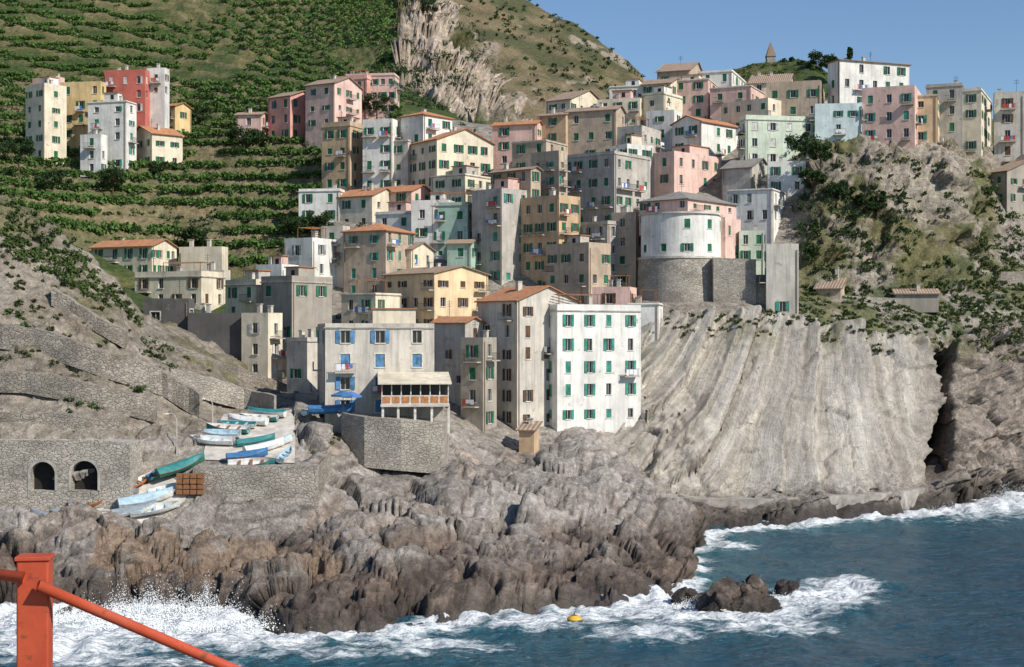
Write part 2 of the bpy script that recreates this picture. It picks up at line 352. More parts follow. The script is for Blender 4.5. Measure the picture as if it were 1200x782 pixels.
Dk=[];Zk=[]
for r in rows:
    uu=[p[0] for p in r]; dd=[p[2] for p in r]; zz=[(p[3] if p[1] is None else zat(p[1],p[2])) for p in r]
    Dk.append(gs(np.interp(us,uu,dd),3)); Zk.append(gs(np.interp(us,uu,zz),3))
DD=[];ZZ=[];TT=[]
for k in range(len(rows)-1):
    n=sub[k]
    for i in range(n):
        t=i/n; DD.append(Dk[k]*(1-t)+Dk[k+1]*t); ZZ.append(Zk[k]*(1-t)+Zk[k+1]*t); TT.append(k+t)
DD.append(Dk[-1]);ZZ.append(Zk[-1]);TT.append(len(rows)-1.)
DD=np.array(DD);ZZ=np.array(ZZ);TT=np.array(TT)
nR,nC=DD.shape
UU=np.broadcast_to(us,(nR,nC)); XX=(UU-600)*DD/F; VV=391-(ZZ-HC)*F/DD
TG=np.broadcast_to(TT[:,None],(nR,nC))
P=np.stack([XX.ravel(),DD.ravel(),ZZ.ravel()],1)
def normals(P):
    G=P.reshape(nR,nC,3); a=np.gradient(G,axis=0); b=np.gradient(G,axis=1); n=np.cross(b,a)
    n/=np.linalg.norm(n,axis=2,keepdims=True)+1e-9
    n=np.where(n[:,:,2:3]<0,-n,n)
    return n.reshape(-1,3)
N0=normals(P)
Uf=UU.ravel().copy();Vf=VV.ravel().copy();Tf=TG.ravel().copy()
ramp_poly=[(30,640),(50,585),(120,560),(180,540),(235,520),(250,486),(345,476),(352,548),(235,548),(230,585),(190,625),(140,645)]
rampm=inpoly(Uf,Vf,ramp_poly)&(Tf>3.6)&(Tf<6.3)
fore=sst(1.0,1.6,Tf)*(1-sst(5.6,6.4,Tf))*(1-sst(815,850,Uf))
fore=np.where(Tf<1.6,sst(.6,1.6,Tf)*.8+.2,fore)*(1-sst(815,850,Uf))
cliff=(sst(690,735,Uf))*sst(4.6,5.2,Tf)*(1-sst(7.0,7.4,Tf)); cliff=np.maximum(cliff,sst(825,850,Uf)*sst(1,2,Tf)*(1-sst(7.0,7.5,Tf)))
upcl=sst(930,960,Uf)*sst(8.9,9.3,Tf)*(1-sst(11.0,11.3,Tf))*(1-sst(1150,1180,Uf))
spur=inpoly(Uf,Vf,[(455,-60),(470,60),(440,95),(480,105),(560,150),(620,165),(600,100),(540,-60)])&(Tf>11.5)
spur=spur.astype(float)
left=(Uf<345)&(Tf>5.9)&(Tf<8.3)
def rot(P,ax,ang):
    c,s=math.cos(ang),math.sin(ang); Q=P.copy(); i,j=[(1,2),(2,0),(0,1)][ax]
    Q[:,i]=P[:,i]*c-P[:,j]*s; Q[:,j]=P[:,i]*s+P[:,j]*c; return Q
Pw=P+1.4*np.stack([fbm(P*.12,3,40),fbm(P*.12,3,50),fbm(P*.12,3,60)],1)+.35*np.stack([fbm(P*.6,3,41),fbm(P*.6,3,51),fbm(P*.6,3,61)],1)
Q=rot(Pw,1,math.radians(28))
f1,e1,b1=facet(Q/np.array([9.5,6.5,4.6]),11); f2,e2,b2=facet(Q/np.array([3.8,2.8,1.7]),23)
f3,e3,b3=facet(Q/np.array([1.5,1.2,.7]),31)
fb=fbm(P*.35,5,3); fl=fbm(P*.07,4,9); fm=fbm(P*.16,4,19)
# foreground: wave-cut angular band below, smoother rounded masses above
quay=(Uf>380)&(Uf<720)&(Tf>4.85)
ang=1-sst(2.6,4.0,Tf)
fd=b1*2.1+f1*(1.0+.5*ang)+b2*.6+f2*(.36+.34*ang)+b3*.12+f3*(.13+.10*ang)+fb*.5+fl*2.6+fm*1.2-.55*(1-sst(0,.05,e1))-.22*(1-sst(0,.06,e2))-.07*(1-sst(0,.1,e3))
built=np.where((Uf<165)&(Tf>4.3)&(Tf<5.2),0,np.where((Uf<385)&(Tf>3.9)&(Tf<5.15),.2,np.where((Uf>415)&(Uf<530)&(Tf>4.8)&(Tf<6.6),.2,np.where(quay,.45,1))))
disp=fore*(fd*built-np.where(quay,.6,0))
# big slab cliff: dipping beds (bedding planes steep, swinging to diagonal on the left)
tilt=np.interp(Uf,[690,800,880,960,1090,1130,1300],[1.3,.95,.5,.16,-.10,.15,.3])
s=P[:,0]-tilt*(P[:,2]-15)+1.7*fbm(P*.05,4,71)+.28*fbm(P*.5,3,72)
def saw(s,per,seed):
    s=s+per*.9*fbm(np.stack([s/per*.37,s*0,s*0],1),2,seed+90)   # irregular spacing
    k=np.floor(s/per); f=s/per-k; h=h3(k.astype(int),k.astype(int)*0,k.astype(int)*0,seed)
    return f*(.3+.8*h)-.5*h+.6*(h-.5), np.minimum(f,1-f)
a1,g1=saw(s,9.0,3); a2,g2=saw(s,3.2,4); a3,g3=saw(s,1.4,9)
lw=1-sst(800,890,Uf)
brk=sst(-.3,.2,fbm(P*.18,3,66))      # beds fade in and out
cl=a1*3.0+a2*(.6+.8*lw)*(.35+.65*brk)+a3*.32*lw*brk+fb*.18+fl*1.2+fm*.5+f1*.40+f2*.10*brk-(.7*(1-sst(0,.022,g1))+.25*(1-sst(0,.04,g2))*brk)
rough=sst(1060,1100,Uf)
cl=cl+rough*(f1*1.8+f2*.9+f3*.3+b1*1.5)
cl+= sst(6.7,7.0,Tf)*(f2*.6+b1*.8+f1*.6)+(1-sst(5.0,5.15,Tf))*np.where(Tf<4.9,1,.2)*(f2*.6+b1*.8+f1*.5+f3*.15)
disp+=cliff*cl
disp+=upcl*(f1*1.9+f2*.9+fb*.5+f3*.2+b1*1.2)
disp+=spur*(f1*5+f2*2.0+fb*2)
disp+=left*(fb*.35+f2*.22+f1*.55+fl*.9)
veg=(Tf>7.9)&(upcl<.5)
disp+=np.where(veg,fb*.4+fl*1.0,0)
disp+=np.where(Tf>12.1,fbm(P*.03,4,90)*5*sst(12.1,12.6,Tf)*(1-.6*sst(12.9,13,Tf)),0)
disp=np.where(rampm,0.0,disp)
cw=8.5+4*sst(430,600,Vf)
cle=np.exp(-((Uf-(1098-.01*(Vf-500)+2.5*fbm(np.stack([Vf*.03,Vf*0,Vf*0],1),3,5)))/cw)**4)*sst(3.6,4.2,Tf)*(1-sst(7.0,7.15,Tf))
P2=P+N0*disp[:,None]
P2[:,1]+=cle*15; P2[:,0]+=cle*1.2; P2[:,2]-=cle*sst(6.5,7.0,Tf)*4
# vineyard terraces on the hill and around the upper hamlet
ter=(((Tf>11.05)&(Uf<470))|((Tf>9.2)&(Tf<=11.05)&(Uf<378)))&(spur<.5)
st=3.1
zq=P2[:,2].copy(); ph=zq/st; KT=np.floor(ph); fr=ph-KT
zt_=(KT+sst(.55,1.0,fr))*st
P2[:,2]=np.where(ter,zt_,zq)
# base albedo by geology / cover, darker along crevices; cleft shadow painted in
def C3(c): return np.array(c)[None,:]
n1=fbm(P*.10,5,200); n2=fbm(P*.5,4,210)
def mixn(a,b,t): return a*(1-t[:,None])+b*t[:,None]
col=np.repeat(C3((.34,.305,.26)),len(P),0)
rock=mixn(C3((.45,.415,.375)),C3((.31,.28,.25)),sst(-.3,.35,n1+.3*f1))
rock=mixn(rock,C3((.39,.32,.265)),sst(.05,.4,fbm(P*.2,3,260))*.7)
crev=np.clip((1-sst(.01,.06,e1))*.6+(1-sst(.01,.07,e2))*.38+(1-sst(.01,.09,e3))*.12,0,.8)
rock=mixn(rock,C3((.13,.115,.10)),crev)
col=mixn(col,rock,np.clip(fore,0,1))
tanb=inpoly(Uf,Vf,[(120,640),(400,650),(410,690),(250,690),(100,668)]).astype(float)
low=1-sst(2.6,5.4,P2[:,2]+n1*3)
dark=mixn(C3((.15,.12,.10)),C3((.25,.19,.15)),sst(-.2,.4,n2))
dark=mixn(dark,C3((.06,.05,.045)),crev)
col=mixn(col,dark,low*fore)
col=mixn(col,C3((.30,.215,.15)),tanb*fore*sst(-.3,.2,n2+.2)*.8)
hk=lambda per,sd: h3(np.floor(s/per).astype(int),np.zeros(len(s),int),np.zeros(len(s),int),sd)-.5
slab=mixn(C3((.56,.525,.465)),C3((.41,.38,.335)),sst(-.4,.5,n1*.8+.45*hk(3.2,4)+.5*a1))
slab=mixn(slab,C3((.62,.55,.44)),sst(.2,.42,fbm(np.stack([s*.3,P[:,2]*.05,s*0],1),4,77))*.65)
slab=mixn(slab,C3((.17,.15,.13)),np.clip((1-sst(.008,.035,g2))*.65*sst(-.25,.2,fm)+(1-sst(.004,.016,g1))*.75+(1-sst(.01,.04,e1))*.3*sst(-.2,.2,fb),0,.85))
slab=mixn(slab,C3((.27,.245,.21)),sst(.15,.5,fbm(np.stack([s*.8,P[:,2]*.07,s*0],1),4,79))*.5)
slab=mixn(slab,C3((.10,.12,.045)),(1-sst(.02,.07,g2))*sst(.05,.3,fbm(P*.25,3,81))*sst(400,800,600-Vf+400)*.5)
col=mixn(col,slab,np.clip(cliff,0,1))
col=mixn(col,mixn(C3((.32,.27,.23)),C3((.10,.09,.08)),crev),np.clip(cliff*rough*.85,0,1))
col=mixn(col,C3((.13,.11,.095)),np.clip(np.maximum(cliff,sst(815,840,Uf)*(Tf<6))*(1-sst(1.8,4.0,P2[:,2]+n1*2)),0,1))
col=mixn(col,C3((.045,.04,.035)),cle*.85)  # shadow inside the cleft painted into the rock colour
upc=mixn(C3((.43,.38,.31)),C3((.29,.25,.19)),sst(-.3,.3,n1)); upc=mixn(upc,C3((.14,.12,.09)),crev*.8); col=mixn(col,upc,np.clip(upcl,0,1))
lf=mixn(C3((.38,.335,.275)),C3((.27,.235,.185)),sst(-.3,.3,n1)); lf=mixn(lf,C3((.14,.12,.095)),crev*.6); col=mixn(col,lf,left.astype(float))
g=mixn(C3((.06,.095,.026)),C3((.16,.155,.06)),sst(-.25,.35,n1))
gm=np.where(veg&(Uf<380)&(Tf>8.2),1.0,0)*np.where(ter,.8,1); gm=np.maximum(gm,np.where((Tf>11.3)&(spur<.5),1,0))
gm=np.maximum(gm,((Uf>930)&(Tf>7.2)&(Tf<9.3))*sst(-.4,.1,n2+n1)*.85)
gm=np.maximum(gm,upcl*sst(-.02,.22,n1+n2*.5)*.8)
gm=np.maximum(gm,left*sst(.2,.4,n1+n2*.4)*.6)
gm=np.maximum(gm,cliff*sst(6.5,6.95,Tf)*sst(.1,.3,n1+n2*.4)*.6)
col=mixn(col,g,np.clip(gm,0,1))
hillb=mixn(C3((.18,.165,.08)),C3((.28,.22,.125)),sst(-.2,.4,n1)); col=mixn(col,hillb,np.where(ter,sst(.45,.7,fr)*.8,0))
sp=mixn(C3((.55,.46,.37)),C3((.34,.29,.23)),sst(-.05,.35,n2+n1*.5)); sp=mixn(sp,C3((.12,.12,.05)),sst(.1,.3,fbm(P*.05,4,300)))
col=mixn(col,sp,spur)
col=mixn(col,C3((.42,.385,.335)),rampm.astype(float))
wet=np.clip((1-sst(.6,2.4,P2[:,2]+n1*1.6))*(Tf<6),0,1)
vegf=np.clip(gm,0,1)
slabf=np.clip(cliff*(1-rough)*sst(5.0,5.3,Tf),0,1)
Pg=P2.reshape(nR,nC,3); Vg=VV; Dg=DD
def colidx(u):
    i=int(np.searchsorted(us,u)); return max(1,min(nC-1,i))
def surf_j(u,v):
    i=colidx(u); c=Vg[8:,i]; m=c<=v
    j=int(np.argmax(m)) if m.any() else int(np.argmin(c))
    return i,max(j,1)+8
def surf_d(u,v):
    i,j=surf_j(u,v)
    a,b=Vg[j-1,i],Vg[j,i]; t=min(1,max(0,(a-v)/(a-b))) if a>b else 1
    return float(Dg[j-1,i]*(1-t)+Dg[j,i]*t)
def surf_p(u,v):
    i,j=surf_j(u,v); return Vector(Pg[j,i]),i,j
def grid_mesh(name,P,nR,nC,mat,attrs={},colr=None,smooth=True):
    idx=np.arange(nR*nC).reshape(nR,nC)
    f=np.stack([idx[:-1,:-1],idx[:-1,1:],idx[1:,1:],idx[1:,:-1]],-1).reshape(-1,4)
    return np_mesh(name,P,f,mat,attrs,colr,smooth)
def np_mesh(name,P,f,mat,attrs={},colr=None,smooth=False):
    me=bpy.data.meshes.new(name); me.vertices.add(len(P)); me.vertices.foreach_set('co',np.ascontiguousarray(P,dtype=np.float32).ravel())
    k=f.shape[1]
    me.loops.add(f.size); me.loops.foreach_set('vertex_index',f.astype(np.int32).ravel())
    me.polygons.add(len(f)); me.polygons.foreach_set('loop_start',np.arange(0,f.size,k,dtype=np.int32)); me.polygons.foreach_set('loop_total',np.full(len(f),k,dtype=np.int32))
    me.update(calc_edges=True)
    me.polygons.foreach_set('use_smooth',np.full(len(f),smooth))
    for an,av in attrs.items():
        a=me.attributes.new(an,'FLOAT','POINT'); a.data.foreach_set('value',np.ascontiguousarray(av,dtype=np.float32))
    if colr is not None:
        a=me.attributes.new('Col','FLOAT_COLOR','POINT'); a.data.foreach_set('color',np.concatenate([colr,np.ones((len(colr),1))],1).astype(np.float32).ravel())
    if mat: me.materials.append(mat)
    o=bpy.data.objects.new(name,me); bpy.context.collection.objects.link(o); return o
def terrain_mat(name):
    m,nt,b=newmat(name); A=nd(nt,'ShaderNodeAttribute',attribute_name='Col').outputs['Color']
    wt=nd(nt,'ShaderNodeAttribute',attribute_name='wet').outputs['Fac']; vg=nd(nt,'ShaderNodeAttribute',attribute_name='veg').outputs['Fac']; sl=nd(nt,'ShaderNodeAttribute',attribute_name='slab').outputs['Fac']; bd=nd(nt,'ShaderNodeAttribute',attribute_name='bed').outputs['Fac']
    p=pos(nt); z=nd(nt,'ShaderNodeSeparateXYZ',{0:p}).outputs[2]
    na=noise(nt,p,.9,8,.72); nb=noise(nt,p,4.5,4,.65); nc=noise(nt,pos(nt,(.6,.6,1.3),(0,math.radians(25),0)),1.3,5,.65)
    bv=nd(nt,'ShaderNodeCombineXYZ',{0:bd,1:mul(nt,z,.11)}).outputs[0]
    nbed=noise(nt,bv,.8,5,.72)
    nsl=mul(nt,1.0,mul(nt,sl,.58),'SUBTRACT')
    g=nd(nt,'ShaderNodeVectorMath',{0:p,1:nd(nt,'ShaderNodeTexNoise',{'Vector':p,'Scale':.5,'Detail':3.0}).outputs['Color']},operation='ADD').outputs[0]
    g=nd(nt,'ShaderNodeMapping',{'Vector':g,'Scale':(1,1,.55),'Rotation':(0,math.radians(-24),0)}).outputs[0]
    e=nd(nt,'ShaderNodeTexVoronoi',{'Vector':g,'Scale':.36},feature='DISTANCE_TO_EDGE').outputs['Distance']
    e2=nd(nt,'ShaderNodeTexVoronoi',{'Vector':g,'Scale':1.5},feature='DISTANCE_TO_EDGE').outputs['Distance']
    c=mixc(nt,nsl,A,mixc(nt,ramp(nt,na,.34,.66),(.54,.53,.52),(1.30,1.30,1.30)),'MULTIPLY')
    c=mixc(nt,nsl,c,mixc(nt,ramp(nt,nc,.35,.62),(.78,.76,.74),(1.12,1.12,1.12)),'MULTIPLY')
    c=mixc(nt,nsl,c,mixc(nt,ramp(nt,nb,.35,.65),(.78,.78,.78),(1.14,1.14,1.14)),'MULTIPLY')
    c=mixc(nt,mul(nt,sl,.8),c,mixc(nt,ramp(nt,nbed,.32,.62),(.62,.60,.57),(1.15,1.15,1.14)),'MULTIPLY')
    iv=mul(nt,1.0,vg,'SUBTRACT')
    ck=mul(nt,ramp(nt,e,0,.014,.8,0),mul(nt,iv,ramp(nt,na,.42,.56)))
    c=mixc(nt,ck,c,(.055,.05,.046))
    ck2=mul(nt,ramp(nt,e2,0,.035,.40,0),mul(nt,mul(nt,iv,nsl),ramp(nt,noise(nt,p,.25,2),.45,.58)))
    c=mixc(nt,ck2,c,(.07,.06,.055))
    c=mixc(nt,mul(nt,wt,.60),c,(.030,.026,.023))
    nt.links.new(c,b.inputs['Base Color'])
    nt.links.new(ramp(nt,wt,0,1,.93,.34),b.inputs['Roughness'])
    h=mul(nt,mul(nt,na,mul(nt,nsl,1.4)),mul(nt,mul(nt,nc,mul(nt,nsl,.6)),mul(nt,nbed,mul(nt,sl,.8)),'ADD'),'ADD')
    bump(nt,b,mul(nt,h,mul(nt,nb,.4),'ADD'),.85,.45)
    return m
tm=terrain_mat('coastal_rock_and_earth')
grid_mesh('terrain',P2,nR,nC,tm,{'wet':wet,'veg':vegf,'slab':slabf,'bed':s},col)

# ---------------------------------------------------------------- distant hill
hr=[[(520,240,520),(560,180,520),(760,190,540),(900,190,560),(1300,200,600)],[(480,60,640),(560,70,650),(640,100,640),(700,120,630),(755,150,620),(800,170,640),(1300,190,700)],
    [(440,-80,800),(560,-28,790),(620,0,770),(650,14,760),(680,30,750),(710,52,735),(735,72,720),(752,88,710),(762,108,705),(800,140,700),(1300,180,760)],[(440,100,950),(760,200,900),(1300,240,900)]]
hu=np.arange(450,1300,2.5); Dh=[];Zh=[]
for r in hr:
    uu=[p[0] for p in r]; Dh.append(np.interp(hu,uu,[p[2] for p in r])); Zh.append(np.interp(hu,uu,[zat(p[1],p[2]) for p in r]))
D2=[];Z2=[]
for k in range(3):
    n=[40,70,8][k]
    for i in range(n): t=i/n; D2.append(Dh[k]*(1-t)+Dh[k+1]*t); Z2.append(Zh[k]*(1-t)+Zh[k+1]*t)
D2=np.array(D2);Z2=np.array(Z2); X2=(hu[None,:]-600)*D2/F
HP=np.stack([X2.ravel(),D2.ravel(),Z2.ravel()],1)
rid=np.sin((HP[:,0]*.9+HP[:,2]*.55)*.09+2*fbm(HP*.012,3,4))
HP[:,2]+=fbm(HP*.05,5,8)*3+rid*2.0; HP[:,1]+=fbm(HP*.02,3,9)*16
hn=fbm(HP*.06,5,20); hc=mixn(C3((.095,.10,.045)),C3((.22,.175,.10)),sst(-.25,.25,hn+rid*.15)); hc=mixn(hc,C3((.36,.30,.23)),sst(.25,.42,fbm(HP*np.array([.09,.05,.03]),4,22)))
zh=np.zeros(len(HP))
grid_mesh('hill',HP,D2.shape[0],D2.shape[1],tm,{'wet':zh,'veg':zh+.7,'slab':zh,'bed':zh},hc)

# ---------------------------------------------------------------- foliage
def leafmat(name):
    m,nt,b=newmat(name); A=nd(nt,'ShaderNodeAttribute',attribute_name='Col').outputs['Color']
    nt.links.new(A,b.inputs['Base Color']); b.inputs['Roughness'].default_value=.75
    t=nd(nt,'ShaderNodeBsdfTranslucent',{'Color':A}); mx=nd(nt,'ShaderNodeMixShader',{0:.2,1:b.outputs[0],2:t.outputs[0]})
    nt.links.new(mx.outputs[0],nt.nodes['Material Output'].inputs['Surface']); return m
LM=leafmat('foliage')
def leaves(cen,rad,n,size,c1,c2):
    N=len(cen); k=N*n
    dirs=nr.normal(size=(k,3)); dirs/=np.linalg.norm(dirs,axis=1,keepdims=True)
    r=nr.rand(k)**.45
    c=np.repeat(cen,n,0)+dirs*np.repeat(rad,n,0)*r[:,None]
    a=nr.normal(size=(k,3)); a/=np.linalg.norm(a,axis=1,keepdims=True); bb=np.cross(a,nr.normal(size=(k,3))); bb/=np.linalg.norm(bb,axis=1,keepdims=True)
    s=(size*(.6+.8*nr.rand(k)))[:,None]
    V=np.stack([c-a*s*.5,c+bb*s*.32,c+a*s*.5,c-bb*s*.32],1).reshape(-1,3)
    t=np.clip(np.repeat(nr.rand(N),n)*.6+nr.rand(k)*.4,0,1)[:,None]
    cl=np.array(c1)*(1-t)+np.array(c2)*t
    return V,np.repeat(cl,4,0)
def leafobj(name,parts,parent=None):
    V=np.concatenate([p[0] for p in parts]); C=np.concatenate([p[1] for p in parts])
    o=np_mesh(name,V,np.arange(len(V)).reshape(-1,4),LM,{},C); 
    if parent: o.parent=parent
    return o
cen=[]
Zgrid=KT.reshape(nR,nC); TerG=ter.reshape(nR,nC)
for i in range(nC):
    if us[i]<-120 or us[i]>470: continue
    kk=Zgrid[:,i]
    ch=np.nonzero((np.diff(kk)!=0)&TerG[:-1,i]&TerG[1:,i])[0]
    for j in ch:
        p=Pg[j,i]; cen.append((p[0],p[1],p[2],us[i],Vg[j,i],kk[j]))
cen=np.array(cen)
gap=fbm(np.stack([cen[:,0]*.05,cen[:,5]*.37,cen[:,5]*0],1),3,77)
path=np.abs(cen[:,3]-(235-.25*cen[:,4]))>4
cen=cen[(gap>-.36)&path]
cen=np.repeat(cen,2,0); cen[:,:3]+=nr.uniform(-1,1,(len(cen),3))*np.array([.6,.35,.12])
cc=cen[:,:3]+np.array([0,0,.72]); rad=np.tile(np.array([[.75,.5,.62]]),(len(cc),1))*nr.uniform(.75,1.25,(len(cc),1))
V,C=leaves(cc,rad,8,.76,(.05,.11,.026),(.14,.235,.055)); leafobj('vineyard',[(V,C)])
dk=(.022,.048,.014); md=(.052,.09,.025); lt=(.11,.15,.042); dry=(.18,.17,.075)
regs=[([(930,175),(985,180),(1000,240),(985,330),(950,320),(935,260)],60,.8,1.7,dk,md),
 ([(945,185),(1140,190),(1150,340),(950,345)],150,.4,1.0,dk,lt),
 ([(985,225),(1060,215),(1070,300),(1000,320)],40,.6,1.3,dk,md),
 ([(940,340),(1200,330),(1200,400),(1110,415),(960,385)],340,.3,.9,dk,lt),
 ([(1110,340),(1200,330),(1200,430),(1120,420)],70,.4,1.1,md,dry),
 ([(1140,210),(1200,255),(1200,335),(1130,340)],110,.5,1.4,dk,lt),
 ([(760,365),(960,375),(1060,400),(1040,420),(900,395),(790,400)],70,.2,.6,md,dry),
 ([(880,330),(960,335),(960,385),(890,375)],40,.3,.9,dk,lt),
 ([(0,220),(60,262),(130,330),(165,385),(100,350),(0,300)],240,.3,.9,md,lt),
 ([(0,300),(150,380),(260,430),(200,470),(80,440),(0,420)],70,.15,.5,dk,dry),
 ([(165,395),(200,400),(205,465),(150,460)],26,.4,1.0,dk,lt),
 ([(60,450),(110,455),(115,480),(75,490)],12,.3,.8,dk,lt),
 ([(0,360),(35,360),(40,420),(0,430)],14,.4,.9,dk,lt),
 ([(355,495),(430,485),(440,520),(370,530)],14,.25,.6,md,dry),
 ([(0,180),(120,195),(370,165),(378,200),(350,270),(200,290),(100,280),(0,240)],200,.5,1.3,dk,lt),
 ([(190,255),(345,255),(350,300),(200,320)],80,.6,1.5,dk,md),
 ([(0,90),(35,90),(30,190),(0,190)],50,.8,2.0,dk,md),
 ([(190,105),(320,100),(320,165),(215,170)],60,.7,1.6,dk,md),
 ([(430,60),(475,50),(600,150),(480,125)],130,.8,2.0,dk,md),
 ([(470,0),(545,0),(590,110),(560,90)],70,.8,1.8,dk,md),
 ([(800,120),(830,96),(900,84),(950,88),(990,114),(980,130)],130,.4,.9,md,lt),
 ([(240,105),(470,85),(480,0),(0,0),(0,95)],60,.5,1.3,dk,md),
 ([(400,150),(900,130),(900,350),(640,440),(400,440)],130,.5,1.2,dk,md),
]
parts=[]
for poly,n,r0,r1,c1,c2 in regs:
    uu=[p[0] for p in poly]; vv=[p[1] for p in poly]; got=[]
    tries=0; cnt=0
    while cnt<n and tries<n*30:
        tries+=1
        u=nr.uniform(min(uu),max(uu)); v=nr.uniform(min(vv),max(vv))
        if not inpoly(np.array([u]),np.array([v]),poly)[0]: continue
        cnt+=1
        p,_,_=surf_p(u,v); r=nr.uniform(r0,r1)*(1 if p.y<300 else 1.2)
        if p.y<145: continue
        for q in range(4): got.append((p.x+nr.uniform(-1.2,1.2)*r,p.y+nr.uniform(-.6,.6)*r,p.z+r*nr.uniform(-.3,.5),r*nr.uniform(.3,.8)))
    a=np.array(got)
    if len(a)==0: continue
    parts.append(leaves(a[:,:3],a[:,3:4]*np.array([[1,1,.8]]),20,.28+.10*r1,c1,c2))
leafobj('shrubs',parts)
idx=nr.choice(len(HP),1300,replace=False); a=HP[idx]; a=a[(a[:,1]>540)]
hp=leaves(a+np.array([0,0,.8]),np.tile([[2.2,2.2,1.4]],(len(a),1))*nr.uniform(.3,1.1,(len(a),1)),18,1.1,dk,md); leafobj('hillside_scrub',[hp])
def tube(pts,rads,n=7):
    V=[];Fc=[]
    for k,(p,r) in enumerate(zip(pts,rads)):
        p=Vector(p); t=(Vector(pts[min(k+1,len(pts)-1)])-Vector(pts[max(k-1,0)])).normalized()
        x=t.orthogonal().normalized(); y=t.cross(x)
        for i in range(n): V.append(p+(x*math.cos(2*math.pi*i/n)+y*math.sin(2*math.pi*i/n))*r)
    for k in range(len(pts)-1):
        for i in range(n): Fc.append((k*n+i,k*n+(i+1)%n,(k+1)*n+(i+1)%n,(k+1)*n+i))
    Fc.append(tuple(range(n))); Fc.append(tuple(range((len(pts)-1)*n,len(pts)*n)))
    return V,Fc
def mesh_obj(name,V,Fc,mats,parent=None,mi=None,loc=None,smooth=False):
    me=bpy.data.meshes.new(name); me.from_pydata([tuple(v) for v in V],[],Fc)
    for m in mats: me.materials.append(MATS[m])
    if mi: me.polygons.foreach_set('material_index',mi)
    if smooth: me.polygons.foreach_set('use_smooth',[True]*len(me.polygons))
    o=bpy.data.objects.new(name,me); bpy.context.collection.objects.link(o)
    if parent: o.parent=parent
    if loc is not None: o.location=loc
    return o
def tree(u,v,h,w,c1=dk,c2=md,cyp=False,d=None,name='tree'):
    if d is None: p,_,_=surf_p(u,v)
    else: p=S(u,v,d)
    e=bpy.data.objects.new(name,None); e.location=p; bpy.context.collection.objects.link(e)
    V=[];Fc=[]
    def add(t):
        k=len(V); V.extend(t[0]); Fc.extend([tuple(i+k for i in f) for f in t[1]])
    add(tube([(0,0,-1),(.1,0,h*.3),(.0,.1,h*.6),(.1,.05,h*.9)],[.05*h*.6,.04*h*.6,.025*h*.6,.03]))
    cl=[]
    if cyp:
        for i in range(16): z=h*(.12+.86*i/16); r=w*.5*math.sin(math.pi*min(1,.15+.85*(1-i/16)))*.9+.1; cl.append((nr.uniform(-.2,.2),nr.uniform(-.2,.2),z,r))
    else:
        for i in range(13):
            an=i*2.4; q=nr.uniform(.35,.95); z=h*nr.uniform(.42,.92); x=math.cos(an)*q*w*.5; y=math.sin(an)*q*w*.5
            add(tube([(.05,.05,h*.4),(x*.5,y*.5,(h*.4+z)/2+.1),(x,y,z)],[.05*h*.3,.03*h*.3,.02],5)); cl.append((x,y,z,w*nr.uniform(.13,.24)))
            cl.append((x*1.15+nr.uniform(-.3,.3),y*1.15,z+nr.uniform(-.5,.5),w*nr.uniform(.08,.14)))
    mesh_obj('trunk',V,Fc,['bark'],e)
    a=np.array(cl); leafobj('crown',[leaves(a[:,:3],a[:,3:4]*np.array([[1,1,.85]]),90,.40,c1,c2)],e)
for t in [(440,138,7,7),(285,182,6,7.5),(225,292,6,6.5),(945,200,6,6),(962,205,6,5),(955,235,5,5),(1012,262,5,3.2),(1028,258,5,3),(375,275,4,5),(300,180,5,5),(130,225,5,6),(60,225,6,6),(345,275,4,6),(420,140,5,5),(978,240,4,4),(20,205,7,7),(185,205,4,4),(230,150,5,6),(500,32,7,7),(520,60,7,7)]:
    tree(*t)
tree(962,84,4.2,6,d=325); tree(925,86,3.2,5,d=335); tree(980,84,3.0,4.5,d=315); tree(945,86,3.0,4,d=330)
tree(996,76,3.6,1.0,cyp=True,name='cypress_stand_in',d=290)  # cypress shape standing in for an antenna/agave

# ---------------------------------------------------------------- houses
H=house
H(122,170,174,86,135,'red','flat',8,sh='white',po=.3,d=302,ext=10,nohut=True)
H(172,193,197,84,112,'white','flat',10,d=304,ext=14,sh='brown')
H(70,118,124,98,182,'yellow','flat',10,bal=.25,nohut=True)
H(30,52,78,100,188,'cream','flat',35,sh='green')
H(38,66,72,94,150,'palepink','flat',25,d=302)
H(165,205,224,124,160,'yellow','tile',30,ext=8)
H(103,148,160,119,200,'white','flat',15,bal=.3,sh='teal',ext=7)
H(94,118,124,160,205,'white','flat',15)
H(152,178,214,156,197,'cream','tileB',50)
H(277,306,313,134,168,'palepink','tile_o',10,sh='brown')
H(314,340,370,112,166,'pink','tile_o',35)
H(358,392,424,97,170,'palepink','tile_o',30,bal=.2)
H(405,462,468,88,135,'palepink','flat',8,cols=6,ext=12,nohut=True)
H(395,430,440,92,140,'pink','flat',20,ext=12,nohut=True)
